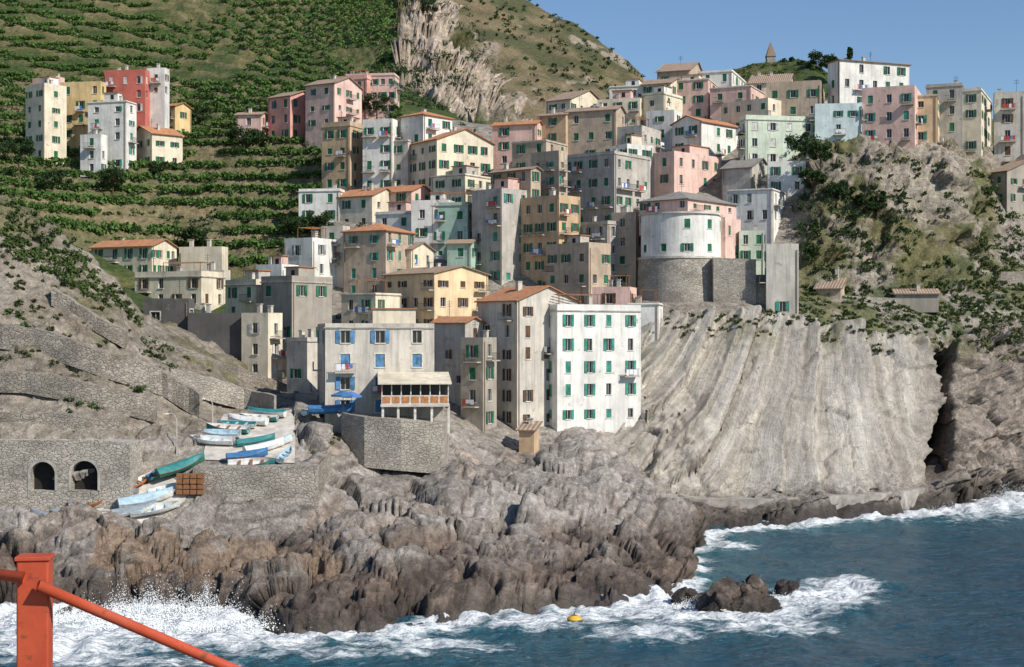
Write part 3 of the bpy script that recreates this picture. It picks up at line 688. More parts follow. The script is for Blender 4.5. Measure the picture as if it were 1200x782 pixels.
# top ridge
H(752,786,800,97,145,'cream','tile_o',25,ext=9)
H(770,808,828,82,120,'tan','tile_o',20,d=306,ext=15)
H(785,830,846,93,140,'palepink','flat',20,ext=9)
H(818,858,876,84,130,'white','flat',20,d=300,ext=12,nohut=True)
H(832,880,903,101,140,'palepink','flat',25,d=288,sh='green',ext=9)
H(878,925,940,96,140,'cream','tile_o',15,d=296,ext=10)
H(898,962,972,99,158,'tan','flat',15,d=276,ext=9,nohut=True)
H(970,984,1069,70,125,'white','hip_o',70,d=276,ext=14,pitch=.16)
H(955,1010,1014,124,178,'lightblue','flat',6,d=262,bal=.2,cols=3,nohut=True)
H(1010,1072,1100,105,186,'palepink','flat',22,d=259,bal=.2,cols=3,sh='teal',nohut=True)
H(1064,1098,1127,112,188,'peach','flat',20,d=262,sh='teal',nohut=True)
H(1085,1128,1140,100,198,'grey','flat',20,d=268,bal=.15,nohut=True)
H(1126,1150,1171,106,198,'cream','flat',25,d=267,sh='green',nohut=True)
H(1165,1200,1225,112,205,'stucco','flat',15,d=269,sh='brown',nohut=True)
H(1163,1180,1260,200,262,'stone','tile_o',60,d=262,ext=8)
# mid right
H(845,900,956,116,150,'cream','flat',40,d=274,ext=8,cols=4)
H(868,874,957,140,194,'mint','flat',80,d=262,cols=4,sh='white',ext=8)
H(788,822,873,142,200,'white','tileB',45,d=268,sh='green')
H(752,778,800,110,180,'cream','flat',35,sh='green')
H(757,790,800,130,200,'white','flat',25,d=274)
H(748,790,846,180,240,'palepink','flat',45,d=256,sh='green')
H(846,880,905,196,240,'grey','tile_s',30,d=256)
H(900,944,949,192,245,'white','flat',8,d=252,sh='green')
H(852,905,946,222,262,'white','flat',25,d=244,cols=3,sh='grey')
H(866,896,900,272,310,'mint','flat',8,d=232,cols=2)
H(898,936,940,292,372,'stucco','flat',6,d=220,pw=.25,sp=3.5,sh='teal',nohut=True)
# centre top
H(714,752,760,101,150,'white','flat',15,d=298,ext=10)
H(640,668,712,116,165,'cream','tile_o',35,d=296,ext=10)
H(700,750,757,116,180,'cream','flat',18,sp=2.5)
H(577,628,636,145,212,'palepink','tile',18,ext=8)
H(632,663,670,134,205,'ochre','tile_o',25,ext=8)
H(664,722,732,128,210,'tan','tile_o',22,sp=2.5,ext=8)
H(722,752,775,150,215,'grey','flat',30,ext=8)
H(600,640,665,165,240,'tan','flat',30,ext=8)
H(655,720,762,180,290,'grey','flat',38,bal=.35,sp=2.5)
H(715,735,765,170,260,'white','flat',55,d=256,sp=2.4)
H(622,655,664,182,300,'tan','flat',38,bal=.35,sh='teal')
H(575,622,630,198,320,'tan','tile_o',42,bal=.35,sp=2.5)
H(553,588,622,222,335,'grey','flat',44,bal=.35,sp=2.5,sh='teal')
H(610,655,680,232,345,'ochre','flat',44,bal=.35,sp=2.5)
H(670,712,752,262,345,'grey','flat',46,bal=.3,sp=2.5,sh='grey')
H(640,690,716,290,362,'tan','flat',44,bal=.3,sp=2.5)
H(716,745,756,250,360,'tan','flat',30,d=232)
# centre left
H(425,460,472,142,225,'white','flat',15,ext=8,bal=.2)
H(377,410,434,147,224,'ochre','flat',25,ext=8,pw=1)
H(468,496,530,134,225,'white','hip',42,ext=8)
H(440,478,500,165,225,'stucco','flat',25)
H(480,512,578,163,242,'cream','tile',55,sh='green',pw=1)
H(505,545,580,205,262,'cream','flat',35)
H(350,398,404,224,262,'white','flat',8)
H(396,436,468,229,268,'cream','tile',30)
H(440,482,508,224,256,'palepink','tile',30)
H(482,526,534,240,305,'white','flat',12,bal=.2)
H(505,548,558,240,310,'teal','flat',18,bal=.4,sh='green')
H(524,552,560,285,330,'teal','tile_o',18,bal=.4)
H(440,486,500,250,290,'white','flat',25)
H(333,366,404,282,350,'white','flat',30,bal=.3,sh='grey')
H(378,402,410,268,335,'stucco','flat',20,bal=.3)
H(402,452,486,270,352,'tan','hip',28,sh='teal',bal=.15,pw=.95)
H(450,482,508,292,340,'cream','tile_o',30)
# lower front
H(450,509,572,320,388,'peach','tile_o',46,sh='brown',bal=.4,pitch=.22)
H(400,440,470,345,395,'cream','flat',30)
H(507,545,566,378,480,'grey','tile',38,bal=.45,sh='brown')
H(560,606,677,352,505,'stucco','tile',50,bal=.25,sh='brown',pitch=.36)
H(540,566,582,400,505,'stone','flat',30,bal=.3)
H(694,738,746,340,385,'palepink','flat',15,sh='brown',d=212,nohut=True)
H(735,772,777,357,400,'white','flat',12,d=211,cols=1)
H(617,653,751,364,500,'white','flat',62,sh='teal',d=191,pw=.85,sp=3.3,ext=5,nohut=True)
H(372,381,509,384,493,'stucco','flat',79,sh='blue',d=166,cols=3,trim=True,pw=1,name='seafront_plaster_house',dep=10,ww=1.1,po=.45)
# left mid
H(107,178,207,288,328,'cream','tile',25,cols=4,sh='green',name='terracotta_roof_cottage')
H(210,260,267,295,335,'cream','flat',12,sh='white')
H(225,262,270,318,350,'stucco','flat',12,d=222)
H(158,236,264,324,362,'cream','flat',22,sh='brown')
H(168,221,227,354,415,'darkstone','flat',6,d=196,sh='white',trim=True,po=.0,pc=0,ww=1.3)
H(220,284,288,374,440,'darkstone','flat',6,d=194,pw=.15,nohut=True)
H(264,300,334,334,400,'cream','flat',38,d=205,sh='green')
H(300,330,350,316,370,'white','flat',30,d=218)
H(283,314,331,374,470,'cream','flat',25,d=191,bal=.3,sh='white')
H(306,342,389,330,475,'stone','flat',36,d=200,pw=.35)
H(336,360,382,400,478,'stucco','flat',35,d=188,pw=.6)
# ---------------------------------------------------------------- round bastion house
def bastion():
    d=224; b=Bk(S(803,300,d)); R=random.Random(3)
    rad=6.5; cen=S(803,300,d); cx,cy=cen.x,cen.y+rad
    def mk(r0,r1,za,zb_):
        def f(s,z,q):
            t=(z-za)/(zb_-za); r=r0+(r1-r0)*t+q; an=math.pi*1.04+s/ (r0) 
            return Vector((cx+math.cos(an)*r,cy+math.sin(an)*r,z))
        return f
    zt=zat(250,d); zm=zat(301,d); zl=zat(382,d)
    L=math.pi*.96*rad
    facade(b,mk(rad,rad,zm,zt),L,zm,zm,zt,R,dict(sh='green',cols=5,pw=.8,bal=0,fh=4,po=.1,pc=.8),smax=.6)
    nseg=36
    for i in range(nseg):
        a0=math.pi*(.98+1.04*i/nseg); a1=math.pi*(.98+1.04*(i+1)/nseg)
        g=lambda a,r,z: Vector((cx+math.cos(a)*r,cy+math.sin(a)*r,z))
        b.q('rampart',[g(a0,rad+1.1,zl-8),g(a1,rad+1.1,zl-8),g(a1,rad+.25,zm),g(a0,rad+.25,zm)])
        b.q('cordon',[g(a0,rad+.4,zm-.2),g(a1,rad+.4,zm-.2),g(a1,rad+.4,zm+.15),g(a0,rad+.4,zm+.15)])
        b.q('cordon',[g(a0,rad+.4,zm+.15),g(a1,rad+.4,zm+.15),g(a1,rad-.1,zm+.15),g(a0,rad-.1,zm+.15)])
        b.q('cordon',[g(a0,rad+.4,zm-.2),g(a1,rad+.4,zm-.2),g(a1,rad+.1,zm-.2),g(a0,rad+.1,zm-.2)])
        b.q('cornice',[g(a0,rad+.3,zt),g(a1,rad+.3,zt),g(a1,rad+.3,zt+.3),g(a0,rad+.3,zt+.3)])
        b.q('cornice',[g(a0,rad+.3,zt+.3),g(a1,rad+.3,zt+.3),g(a1,.1,zt+.31),g(a0,.1,zt+.31)])
    PA=dict(PARTS); PA.update(walls='stucco_white',shutters='shutter_green',rampart='stone_wall_light',cordon='concrete_light',cornice='concrete_light')
    b.build('round_bastion_house',PA)
bastion()
H(749,806,863,233,262,'palepink','hip_s',40,d=225,cols=4,sh='green',ext=1.5,fh=2.6,wh=1.1)
H(828,850,868,258,305,'palepink','flat',30,d=229,pw=.5)
def wallobj(name,pts,mat,th=.8):
    V=[];Fc=[]
    o=S(*[pts[0][i] for i in (0,2,3)])
    for u,vt,vb,d in pts:
        a=S(u,vt,d)-o; c=S(u,vb,d)-o; V+= [c,a,a+Vector((0,th,0)),c+Vector((0,th,0))]
    for i in range(len(pts)-1):
        k=4*i
        for j in range(4): Fc.append((k+j,k+(j+1)%4,k+4+(j+1)%4,k+4+j))
    Fc.append((0,1,2,3)); n=4*(len(pts)-1); Fc.append((n,n+1,n+2,n+3))
    return mesh_obj(name,V,Fc,[mat],None,None,o)
wallobj('stone_rampart_wall',[(836,302,400,223),(886,304,395,222.5)],'stone_wall_light',8)
wallobj('stone_rampart_wall',[(886,322,380,223),(902,322,380,223)],'stone_wall_light',6)
wallobj('stone_retaining_wall',[(226,547,640,147.6),(300,547,642,147.3),(372,546,644,147.6)],'stone_wall_light',2.2)
wallobj('stone_retaining_wall',[(372,546,644,147.7),(386,530,625,154)],'stone_wall',1.2)
wallobj('quay_wall',[(400,484,545,162.8),(427,489,548,160.4),(470,492,552,159.8),(520,497,556,161)],'stone_wall_light',14)
wallobj('garden_wall',[(0,335,352,166),(60,352,366,168),(130,384,395,172),(200,402,415,178),(260,425,440,184),(340,452,468,193)],'stone_wall',.7)
wallobj('terrace_wall',[(975,368,392,227.5),(1050,376,400,228),(1095,388,410,231)],'stone_wall',.8)
wallobj('terrace_wall',[(960,345,360,235),(1100,352,362,238)],'stone_wall_light',.8)
wallobj('terrace_wall',[(1120,320,350,250),(1200,318,345,254)],'stone_wall',.8)
def slopewall(pts,h,mat='stone_wall',name='dry_stone_wall'):
    q=[]
    for i in range(len(pts)-1):
        for t in range(8):
            f=t/8; u=pts[i][0]*(1-f)+pts[i+1][0]*f; v=pts[i][1]*(1-f)+pts[i+1][1]*f; q.append((u,v-h+.8*math.sin(u*.3)+1.2*math.sin(u*.07),v+6,surf_d(u,v)-.9))
    wallobj(name,q,mat,1.6)
slopewall([(-60,395),(40,408),(120,436),(190,458),(240,490)],24)
slopewall([(-60,452),(30,455),(110,470),(190,492)],20)
slopewall([(60,352),(120,388),(150,405)],14)
slopewall([(200,452),(260,468),(330,486)],20,'stone_wall_light')
slopewall([(-60,495),(60,497),(150,505)],12)
# arched sea wall
def archwall():
    d=145.3; o=S(0,578,d); V=[];Fc=[];mi=[]
    def P_(x,z,y=0): V.append((x,y,z)); return len(V)-1
    m=d/F; x0,x1=-150*m,152*m; H_=62*m; RD=1.15
    arches=[(50*m,1.25,3.2),(99*m,1.35,3.3),(-70*m,1.3,3.2)]
    arches.sort(); cur=x0
    def quad(pts,k=0):
        Fc.append(tuple(P_(*p) for p in pts)); mi.append(k)
    for cx,r,h in arches:
        quad([(cur,-3),(cx-r,-3),(cx-r,H_),(cur,H_)])
        quad([(cx-r,-3),(cx+r,-3),(cx+r,.25),(cx-r,.25)])
        n=14; pr=[(cx-r*math.cos(math.pi*i/n),h-r+r*math.sin(math.pi*i/n)) for i in range(n+1)]
        for i in range(n):
            a,b_=pr[i],pr[i+1]; quad([(a[0],a[1]),(b_[0],b_[1]),(b_[0],H_),(a[0],H_)])
        ring=[(cx-r,.25)]+pr+[(cx+r,.25)]
        for i in range(len(ring)-1):
            a,b_=ring[i],ring[i+1]; quad([(a[0],a[1],0),(b_[0],b_[1],0),(b_[0],b_[1],RD),(a[0],a[1],RD)])
            f=1+.28/r
            a2=(cx+(a[0]-cx)*f,(h-r)+(a[1]-(h-r))*f if a[1]>h-r-.01 else a[1]); b2=(cx+(b_[0]-cx)*f,(h-r)+(b_[1]-(h-r))*f if b_[1]>h-r-.01 else b_[1])
            quad([(a[0],a[1],-.05),(b_[0],b_[1],-.05),(b2[0],b2[1],-.05),(a2[0],a2[1],-.05)],1)
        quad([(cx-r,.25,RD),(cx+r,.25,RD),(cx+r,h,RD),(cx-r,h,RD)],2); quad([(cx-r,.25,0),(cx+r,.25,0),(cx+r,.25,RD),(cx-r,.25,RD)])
        cur=cx+r
    quad([(cur,-3),(x1,-3),(x1,H_-.3),(cur,H_)])
    quad([(x1,-3,0),(x1,-3,9),(x1,H_-.3,9),(x1,H_-.3,0)])
    quad([(x0,H_,0),(x1,H_-.3,0),(x1,H_-.3,4.8),(x0,H_,4.8)],1)
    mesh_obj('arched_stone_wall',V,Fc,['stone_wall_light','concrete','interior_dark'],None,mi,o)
archwall()
def strip(name,pts,w,mat):
    V=[];Fc=[]
    for u,v,d in pts:
        p=S(u,v,d); V+=[p-Z*3,p,p+Vector((0,w,0)),p+Vector((0,w,-3))]
    for i in range(len(pts)-1):
        k=4*i
        for j in range(3): Fc.append((k+j,k+j+1,k+5+j,k+4+j))
    mesh_obj(name,V,Fc,[mat])
strip('cliff_foot_path',[(742,577,191.0),(790,582,190.7),(830,586,190.6),(900,585,191.5),(960,582,193.2),(1020,579,196),(1060,576,199),(1085,572,204)],5,'path_stone')
def drape(name,L,Rr,mat,off=.12,n=40):
    V=[];Fc=[]
    for i in range(n+1):
        t=i/n*(len(L)-1); k=min(int(t),len(L)-2); f=t-k
        for Q in (L,Rr):
            u=Q[k][0]*(1-f)+Q[k+1][0]*f; v=Q[k][1]*(1-f)+Q[k+1][1]*f
            d=surf_d(u,v); p=S(u,v,d); V.append(p+Z*off)
    for i in range(n): Fc.append((2*i,2*i+1,2*i+3,2*i+2))
    for i in range(n):
        a,b_=2*i,2*i+2; k=len(V); V+= [V[a]-Z*.6,V[b_]-Z*.6]; Fc.append((a,b_,k+1,k))
        a,b_=2*i+1,2*i+3; k=len(V); V+= [V[a]-Z*.6,V[b_]-Z*.6]; Fc.append((a,b_,k+1,k))
    mesh_obj(name,V,Fc,[mat])
drape('boat_ramp',[(236,540),(242,520),(255,500),(262,487)],[(345,544),(346,520),(345,500),(342,482)],'concrete_light')
drape('boat_ramp',[(72,622),(110,600),(165,572),(228,538)],[(150,626),(180,608),(216,588),(228,560)],'concrete_light')
b=Bk(S(90,610,145))
for i in range(12):
    u=84+i*5.5; v=625-i*3.9; p=S(u,v,surf_d(u,v)); b.box('tread',p+Z*.13,Vector((4.2,0.2,0)),Vector((0,.35,0)),Z*.12)
b.build('stone_steps',{'tread':'concrete'})
def restaurant():
    d=161.5; o=S(447,494,d); m=d/F; b=Bk(o); X=Vector((1,.10,0)).normalized(); Y=Vector((-X.y,X.x,0)); W=79*m
    P=lambda x,y,z:o+X*x+Y*y+Z*z
    z1=17*m; z2=45*m; zr=49*m
    for i in range(5): b.box('columns',P(W*i/4-.15 if i else .02,.15,-1.5),X*.28,Y*.28,Z*(z1+1.5))
    b.box('floor_slab',P(-.1,-.1,z1),X*(W+.2),Y*6.5,Z*.3)
    b.box('parapet_panels',P(0,.0,z1+.3),X*W,Y*.12,Z*1.0)
    n=7
    for i in range(n):
        x=W*i/n; b.box('panel_wood',P(x+.12,-.04,z1+.42),X*(W/n-.24),Y*.035,Z*.76)
    for i in range(n+1): b.box('posts',P(min(W*i/n,W-.12),.01,z1+1.3),X*.12,Y*.12,Z*(z2-z1-1.3))
    b.box('glazing',P(.1,.5,z1+1.3),X*(W-.2),Y*.05,Z*(z2-z1-1.3))
    b.box('parapet_side',P(W-.12,.13,z1+.3),X*.12,Y*6,Z*1.0); b.box('back_wall',P(.4,4.6,-2),X*(W-.8),Y*1.8,Z*(z1+1.9))
    b.q('awning_roof',[P(-.4,-.7,z2),P(W+.3,-.7,z2),P(W+.3,6,zr+.7),P(-.4,6,zr+.7)]); b.q('awning_roof',[P(-.4,-.7,z2-.15),P(W+.3,-.7,z2-.15),P(W+.3,6,zr+.55),P(-.4,6,zr+.55)])
    b.q('awning_roof',[P(-.4,-.7,z2-.15),P(W+.3,-.7,z2-.15),P(W+.3,-.7,z2),P(-.4,-.7,z2)]); b.q('awning_roof',[P(W+.3,-.7,z2-.15),P(W+.3,6,zr+.55),P(W+.3,6,zr+.7),P(W+.3,-.7,z2)])
    b.build('restaurant_terrace',dict(columns='trim',floor_slab='concrete_light',parapet_panels='trim',panel_wood='rust_panel',posts='trim',glazing='glass_dark',parapet_side='trim',back_wall='stucco_grey',awning_roof='stucco_cream'))
restaurant()
p=S(903,72,338); b=Bk(p); w=2.0
b.box('tower',p-Vector((w/2,w/2,3)),Vector((w,0,0)),Vector((0,w,0)),Z*4.0)
t=[p+Vector((x*w*.58,y*w*.58,1.0)) for x,y in((-1,-1),(1,-1),(1,1),(-1,1))]
for i in range(4): b.q('spire',[t[i],t[(i+1)%4],p+Z*4.8])
b.q('spire',t); b.build('church_spire',dict(tower='stone_wall_light',spire='roof_old'))
H(958,985,1000,338,352,'tan','shed_o',20,d=233,blank=True,ext=2,name='garden_shed')
H(1050,1100,1106,344,352,'stone','shed_o',8,d=236,blank=True,ext=2,name='garden_shed')
H(610,626,632,504,522,'ochre','shed_o',15,d=182,blank=True,ext=3,name='harbour_shed')
# ---------------------------------------------------------------- boats
BC=dict(white=(.72,.71,.67),blue=(.05,.17,.36),teal=(.04,.22,.22),orange=(.58,.18,.06),green=(.05,.17,.12),paleblue=(.42,.56,.64),tarp=(.26,.30,.33),brown=(.25,.11,.05))
for k_,c in BC.items(): simple('boat_'+k_,c,.5,.3,2)
def boat(u,v,L,ang,hull,inner='white',cover=False,d=None):
    if d is None: d=surf_d(u,v)
    p=S(u,v,d)
    d1=surf_d(u,v-6); p1=S(u,v-6,d1); sl=(p1-p); sl.x=0; nrm=Vector((0,-sl.z,sl.y)).normalized()
    if nrm.z<.85: nrm=Vector((0,-.4,.92)).normalized()
    h=Vector((math.cos(ang),math.sin(ang),0)); h=(h-nrm*h.dot(nrm)).normalized(); s_=nrm.cross(h)
    V=[];Fc=[];mi=[]; n=12; Bm=L*.17; Dp=L*.13
    secs=[]
    for i in range(n+1):
        t=i/n; w=Bm*(1-abs(max(0,(t-.38)/.62))**2.3)*(.78+.22*min(1,t/.38)); w=max(w,.015); sh=.18*L*.35*(t-.35)**2*2.0; kz=.30*Dp*max(0,(t-.6)/.4)**2
        sec=[(-w,Dp+sh),(-w*.86,Dp*.5+kz*.6),(-w*.45,Dp*.12+kz),(0,kz),(w*.45,Dp*.12+kz),(w*.86,Dp*.5+kz*.6),(w,Dp+sh)]
        inn=[(w*.86,Dp+sh),(w*.7,Dp*.55+kz*.6),(w*.35,Dp*.3+kz),(0,Dp*.27+kz),(-w*.35,Dp*.3+kz),(-w*.7,Dp*.55+kz*.6),(-w*.86,Dp+sh)]
        x=(t-.5)*L
        if cover: inn=[(w*.86,Dp+sh),(w*.6,Dp*1.22+sh),(w*.3,Dp*1.42+sh),(0,Dp*1.5+sh),(-w*.3,Dp*1.42+sh),(-w*.6,Dp*1.2+sh),(-w*.86,Dp+sh)]
        secs.append(len(V)); V+=[h*x+s_*a+nrm*b_ for a,b_ in sec+inn]
    m=14
    for i in range(n):
        for j in range(m):
            a,c=secs[i],secs[i+1]; Fc.append((a+j,a+(j+1)%m,c+(j+1)%m,c+j)); mi.append(0 if j<6 else (2 if j in(6,13) else 1))
    Fc.append(tuple(range(secs[0],secs[0]+7))); mi.append(0); Fc.append(tuple(range(secs[0]+7,secs[0]+14))); mi.append(1)
    if not cover:
        for t in (.25,.5,.74):
            w=Bm*(1-abs(max(0,(t-.38)/.62))**2.3)*.84; x=(t-.5)*L; k=len(V)
            for dz in (Dp*.72,Dp*.82):
                V+=[h*(x-.13)+s_*(-w)+nrm*dz,h*(x+.13)+s_*(-w)+nrm*dz,h*(x+.13)+s_*w+nrm*dz,h*(x-.13)+s_*w+nrm*dz]
            for f in ((0,1,2,3),(4,5,6,7),(0,1,5,4),(1,2,6,5),(2,3,7,6),(3,0,4,7)): Fc.append(tuple(k+i for i in f)); mi.append(2)
    mesh_obj('rowing_boat',V,Fc,['boat_'+hull,'boat_'+inner,'wood_brown' if hull!='white' else 'boat_paleblue'],None,mi,p+Z*.18,smooth=False)
A=math.radians
for q in [(52,618,3.2,A(170),'blue','white'),(50,609,3.4,A(150),'blue','tarp',True),(78,603,3.2,A(200),'teal','tarp',True),(106,594,4.2,A(20),'orange','tarp'),(140,584,4.0,A(15),'tarp','white'),
 (163,570,3.8,A(60),'orange','white'),(172,592,5.6,A(25),'white','paleblue',True),(182,603,5.0,A(22),'white','white'),(158,604,4.5,A(25),'white','tarp',True),(190,558,3.6,A(55),'teal','blue'),(213,553,5.4,A(40),'green','teal',True),(200,579,4.6,A(28),'white','white'),
 (248,522,5.0,A(172),'white','white'),(257,514,4.7,A(176),'white','paleblue'),(267,508,5.0,A(168),'teal','white'),(277,503,4.4,A(174),'white','teal'),(290,499,4.8,A(166),'white','white',True),(303,495,4.5,A(172),'teal','white'),(312,490,4.6,A(168),'white','teal',True),
 (295,549,4.9,A(8),'teal','white'),(290,540,4.4,A(20),'blue','blue',True),(310,530,4.6,A(34),'white','white',True),(324,525,4.0,A(40),'white','paleblue',True),(300,523,4.3,A(24),'teal','teal',True),(335,538,3.6,A(80),'white','paleblue')]:
    boat(*q)
boat(388,487,5.2,A(12),'blue','blue',True,d=164); boat(368,486,3.8,A(60),'paleblue','tarp',True,d=166)
p=S(222,578,146.8); b=Bk(p)
for i in range(4):
    for j in range(4): b.box('slats',p+Vector((-1.3+i*.72,-.3+.1*(j%2),j*.55-.1)),Vector((.62,.05,0)),Vector((-.05,.6,0)),Z*.46)
b.build('fish_crates',{'slats':'wood_brown'})
def lamp(u,v,d,h):
    p=S(u,v,d); pts=[(0,0,-1),(0,0,h*.8),(-.15,0,h*.93),(-.5,0,h),(-.95,0,h*.98)]
    V,Fc=tube(pts,[.08,.06,.05,.045,.04],6); e=bpy.data.objects.new('street_lamp',None); e.location=p; bpy.context.collection.objects.link(e)
    mesh_obj('pole',V,Fc,['concrete_light'],e)
    b_=[(-1.25,-.12,h*.97),(-.85,-.12,h*.97),(-.85,.12,h*.97),(-1.25,.12,h*.97),(-1.15,-.07,h*.97+.14),(-.9,-.07,h*.97+.14),(-.9,.07,h*.97+.14),(-1.15,.07,h*.97+.14)]
    mesh_obj('lamp_head',b_,[(0,1,2,3),(4,5,6,7),(0,1,5,4),(1,2,6,5),(2,3,7,6),(3,0,4,7)],['trim'],e)
lamp(207,528,153,4.0); lamp(249,500,162,3.2)
def parasol(u,v,d,matn,r=1.4):
    p=S(u,v,d); e=bpy.data.objects.new('parasol',None); e.location=p; bpy.context.collection.objects.link(e)
    V,Fc=tube([(0,0,0),(0,0,2.4)],[.04,.03],5); mesh_obj('pole',V,Fc,['iron'],e)
    V=[(0,0,2.6)]+[(r*math.cos(i*math.pi/4),r*math.sin(i*math.pi/4),2.05) for i in range(8)]+[(r*math.cos(i*math.pi/4),r*math.sin(i*math.pi/4),1.88) for i in range(8)]
    Fc=[(0,1+i,1+(i+1)%8) for i in range(8)]+[(1+i,1+(i+1)%8,9+(i+1)%8,9+i) for i in range(8)]
    mesh_obj('canopy',V,Fc,[matn],e)
parasol(402,484,163,'boat_blue'); parasol(412,485,163.5,'cloth_blue',1.2)
# ---------------------------------------------------------------- sea
cu=np.concatenate([[-9000,-4000,-2000,-1200],np.arange(-800,-60,14),np.arange(-60,1260,2.6),np.arange(1260,2000,16),[2600,4000,9000]]).astype(float)
cv=np.concatenate([np.arange(556,800,1.0),np.arange(800,1000,4)]); cd=np.concatenate([[6000,3000,1500,900,600,450,350,300],HC*F/(cv-391),[60,50,40,30,22,15,10,5]])
SU,SD=np.meshgrid(cu,cd); SX=(SU-600)*SD/F
sx=SX.ravel();sy=SD.ravel()
wu=np.arange(-300,1500,5.); wdist=gs(np.interp(wu,[p[0] for p in wld],[p[2] for p in wld]),1.5); wx=(wu-600)*wdist/F
best=np.full(len(sx),1e9)
near=(sy<270)&(sy>60)
ii=np.nonzero(near)[0]
for s0 in range(0,len(ii),20000):
    q=ii[s0:s0+20000]; dx=sx[q][:,None]-wx[None,:]; dy=sy[q][:,None]-wdist[None,:]; best[q]=np.sqrt((dx*dx+dy*dy).min(1))
su=SU.ravel(); svv=391+HC*F/sy
wid=np.interp(su,[-200,0,60,330,400,500,620,720,780,830,900,1000,1080,1120,1200],[10,10,10,10,3.5,3.0,4.0,5.0,5.5,2.2,2.2,3,3,8,10])
foam=np.exp(-(best/wid)**1.3)*1.05
for (fu,fv,ru,rv,am) in [(190,738,160,26,1.05),(70,755,120,30,.95),(300,757,100,16,.85),(630,732,80,12,.85),(690,724,60,12,.8),(800,722,90,18,.88),(870,716,110,20,1.0),(960,704,75,18,.98),(985,690,60,14,.9),(900,737,100,15,.75),(760,745,90,12,.7),(855,641,38,7,.9),(1000,690,50,16,.65),(1180,590,80,18,1.08),(1130,598,60,9,1.0),(1050,606,60,6,.9),(500,757,130,10,.72),(420,768,200,12,.55),(930,614,70,5,.7),(150,778,200,14,.62)]:
    foam=np.maximum(foam,am*np.exp(-(((su-fu)/ru)**2+((svv-fv)/rv)**2)))
pn=np.stack([sx*.30,sy*.22,sx*0],1)
wv=(fbm(pn*.5,3,400)*.55+fbm(pn*2.2,4,410)*.35)+.35*np.sin(sy*.42+sx*.12+3*fbm(pn*.3,2,420))
fz=fbm(np.stack([sx,sy,sx*0],1)*.6,5,430)
nearf=(sy<300)&(sy>50)
sz=np.where(nearf,wv*.5+foam*(.35+fz*1.1)*.95,0)
sz=np.where(su>2500,0,sz)
m,nt,bs=newmat('sea_water')
ft=nd(nt,'ShaderNodeAttribute',attribute_name='foam').outputs['Fac']; sh_=nd(nt,'ShaderNodeAttribute',attribute_name='shallow').outputs['Fac']
pw=pos(nt,(.55,1.3,1)); n_a=noise(nt,pos(nt,(.75,1.25,1)),.6,9,.74); n_b=noise(nt,pw,1.6,5,.6)
wc=mixc(nt,sh_,(.008,.055,.10),(.04,.15,.18)); wc=mixc(nt,ramp(nt,noise(nt,pw,.14,3),.35,.7,0,.6),wc,(.010,.078,.125))
fac=nd(nt,'ShaderNodeMath',{0:n_a,1:mul(nt,ft,.62)},operation='ADD').outputs[0]
fac=ramp(nt,fac,.74,.95); c=mixc(nt,fac,wc,(.80,.83,.84))
nt.links.new(c,bs.inputs['Base Color']); nt.links.new(ramp(nt,fac,0,1,.18,.85),bs.inputs['Roughness']); bs.inputs['IOR'].default_value=1.33; bs.inputs['Specular IOR Level'].default_value=.4
bump(nt,bs,mul(nt,mul(nt,n_b,1.1),mul(nt,noise(nt,pw,.5,3),2.0),'ADD'),1.0,.75)
shal=np.clip(np.exp(-best/14.)*.9+foam*.5,0,1)
SP=np.stack([sx,sy,sz],1)
grid_mesh('sea',SP,SU.shape[0],SU.shape[1],m,{'foam':foam,'shallow':shal})
simple('sea_foam',(.82,.85,.86),.9,.05)
pts=[]
def spray(u,v,n,w,h):
    d=HC*F/(v-391); c=S(u,v,d)
    for i in range(n):
        hh=abs(nr.normal())*h; ox=nr.normal()*w*(1-.2*min(hh/h,2)); hh*=max(.3,1+.35*math.sin(ox*2.1+u)+.25*math.sin(ox*5.7+u)); 
        pts.append((c.x+ox,c.y+nr.normal()*w*.3,max(.1,hh),nr.uniform(.015,.05)*(1.3 if hh<h else .8)))
for q in [(110,728,2500,2.6,.6),(170,722,5000,2.6,.9),(240,722,6000,2.6,.9),(300,735,3000,2.2,.6),(215,735,2200,5,.3),(70,730,2200,2.6,.5),(820,712,1200,1.8,.3),(930,702,900,2.2,.25),(1185,588,2500,2.5,1.0),(1130,598,900,2.5,.4)]: spray(*q)
a=np.array(pts); k=len(a); tet=np.array([[1,1,1],[-1,-1,1],[-1,1,-1],[1,-1,-1]])*.8
V=(a[:,None,:3]+tet[None]*a[:,3][:,None,None]).reshape(-1,3); base=np.arange(k)[:,None]*4
f=np.concatenate([base+np.array([[0,1,2]]),base+np.array([[0,3,1]]),base+np.array([[0,2,3]]),base+np.array([[1,3,2]])])
np_mesh('sea_spray',V,f,MATS['sea_foam'])
def searock(u,v,sxx,syy,szz,seed):
    d=HC*F/(v-391); c=S(u,v,d)
    bm=bmesh.new(); bmesh.ops.create_icosphere(bm,subdivisions=6,radius=1); bm.verts.index_update(); Q=np.array([x.co[:] for x in bm.verts]); Fc=np.array([[x.index for x in f.verts] for f in bm.faces]); bm.free()
    W=Q*np.array([sxx,syy,szz]); q=rot(W+seed*9.,1,A(25))
    a_,_,ab=facet(q/np.array([2.4,2.0,1.0]),seed); b_,_,bb=facet(q/np.array([.9,.8,.4]),seed+5)
    W=W+Q*(a_*.8+ab*.35+b_*.24+fbm(q*.8,4,seed)*.35)[:,None]
    W=W+np.array(c)[None,:]
    n_=fbm(W*.5,4,3); cl=mixn(C3((.09,.075,.065)),C3((.17,.135,.11)),sst(-.2,.3,n_)); z_=np.zeros(len(W))
    np_mesh('sea_rock',W,Fc,tm,{'wet':1-sst(.3,2.2,W[:,2]),'veg':z_,'slab':z_,'bed':z_},cl,True)
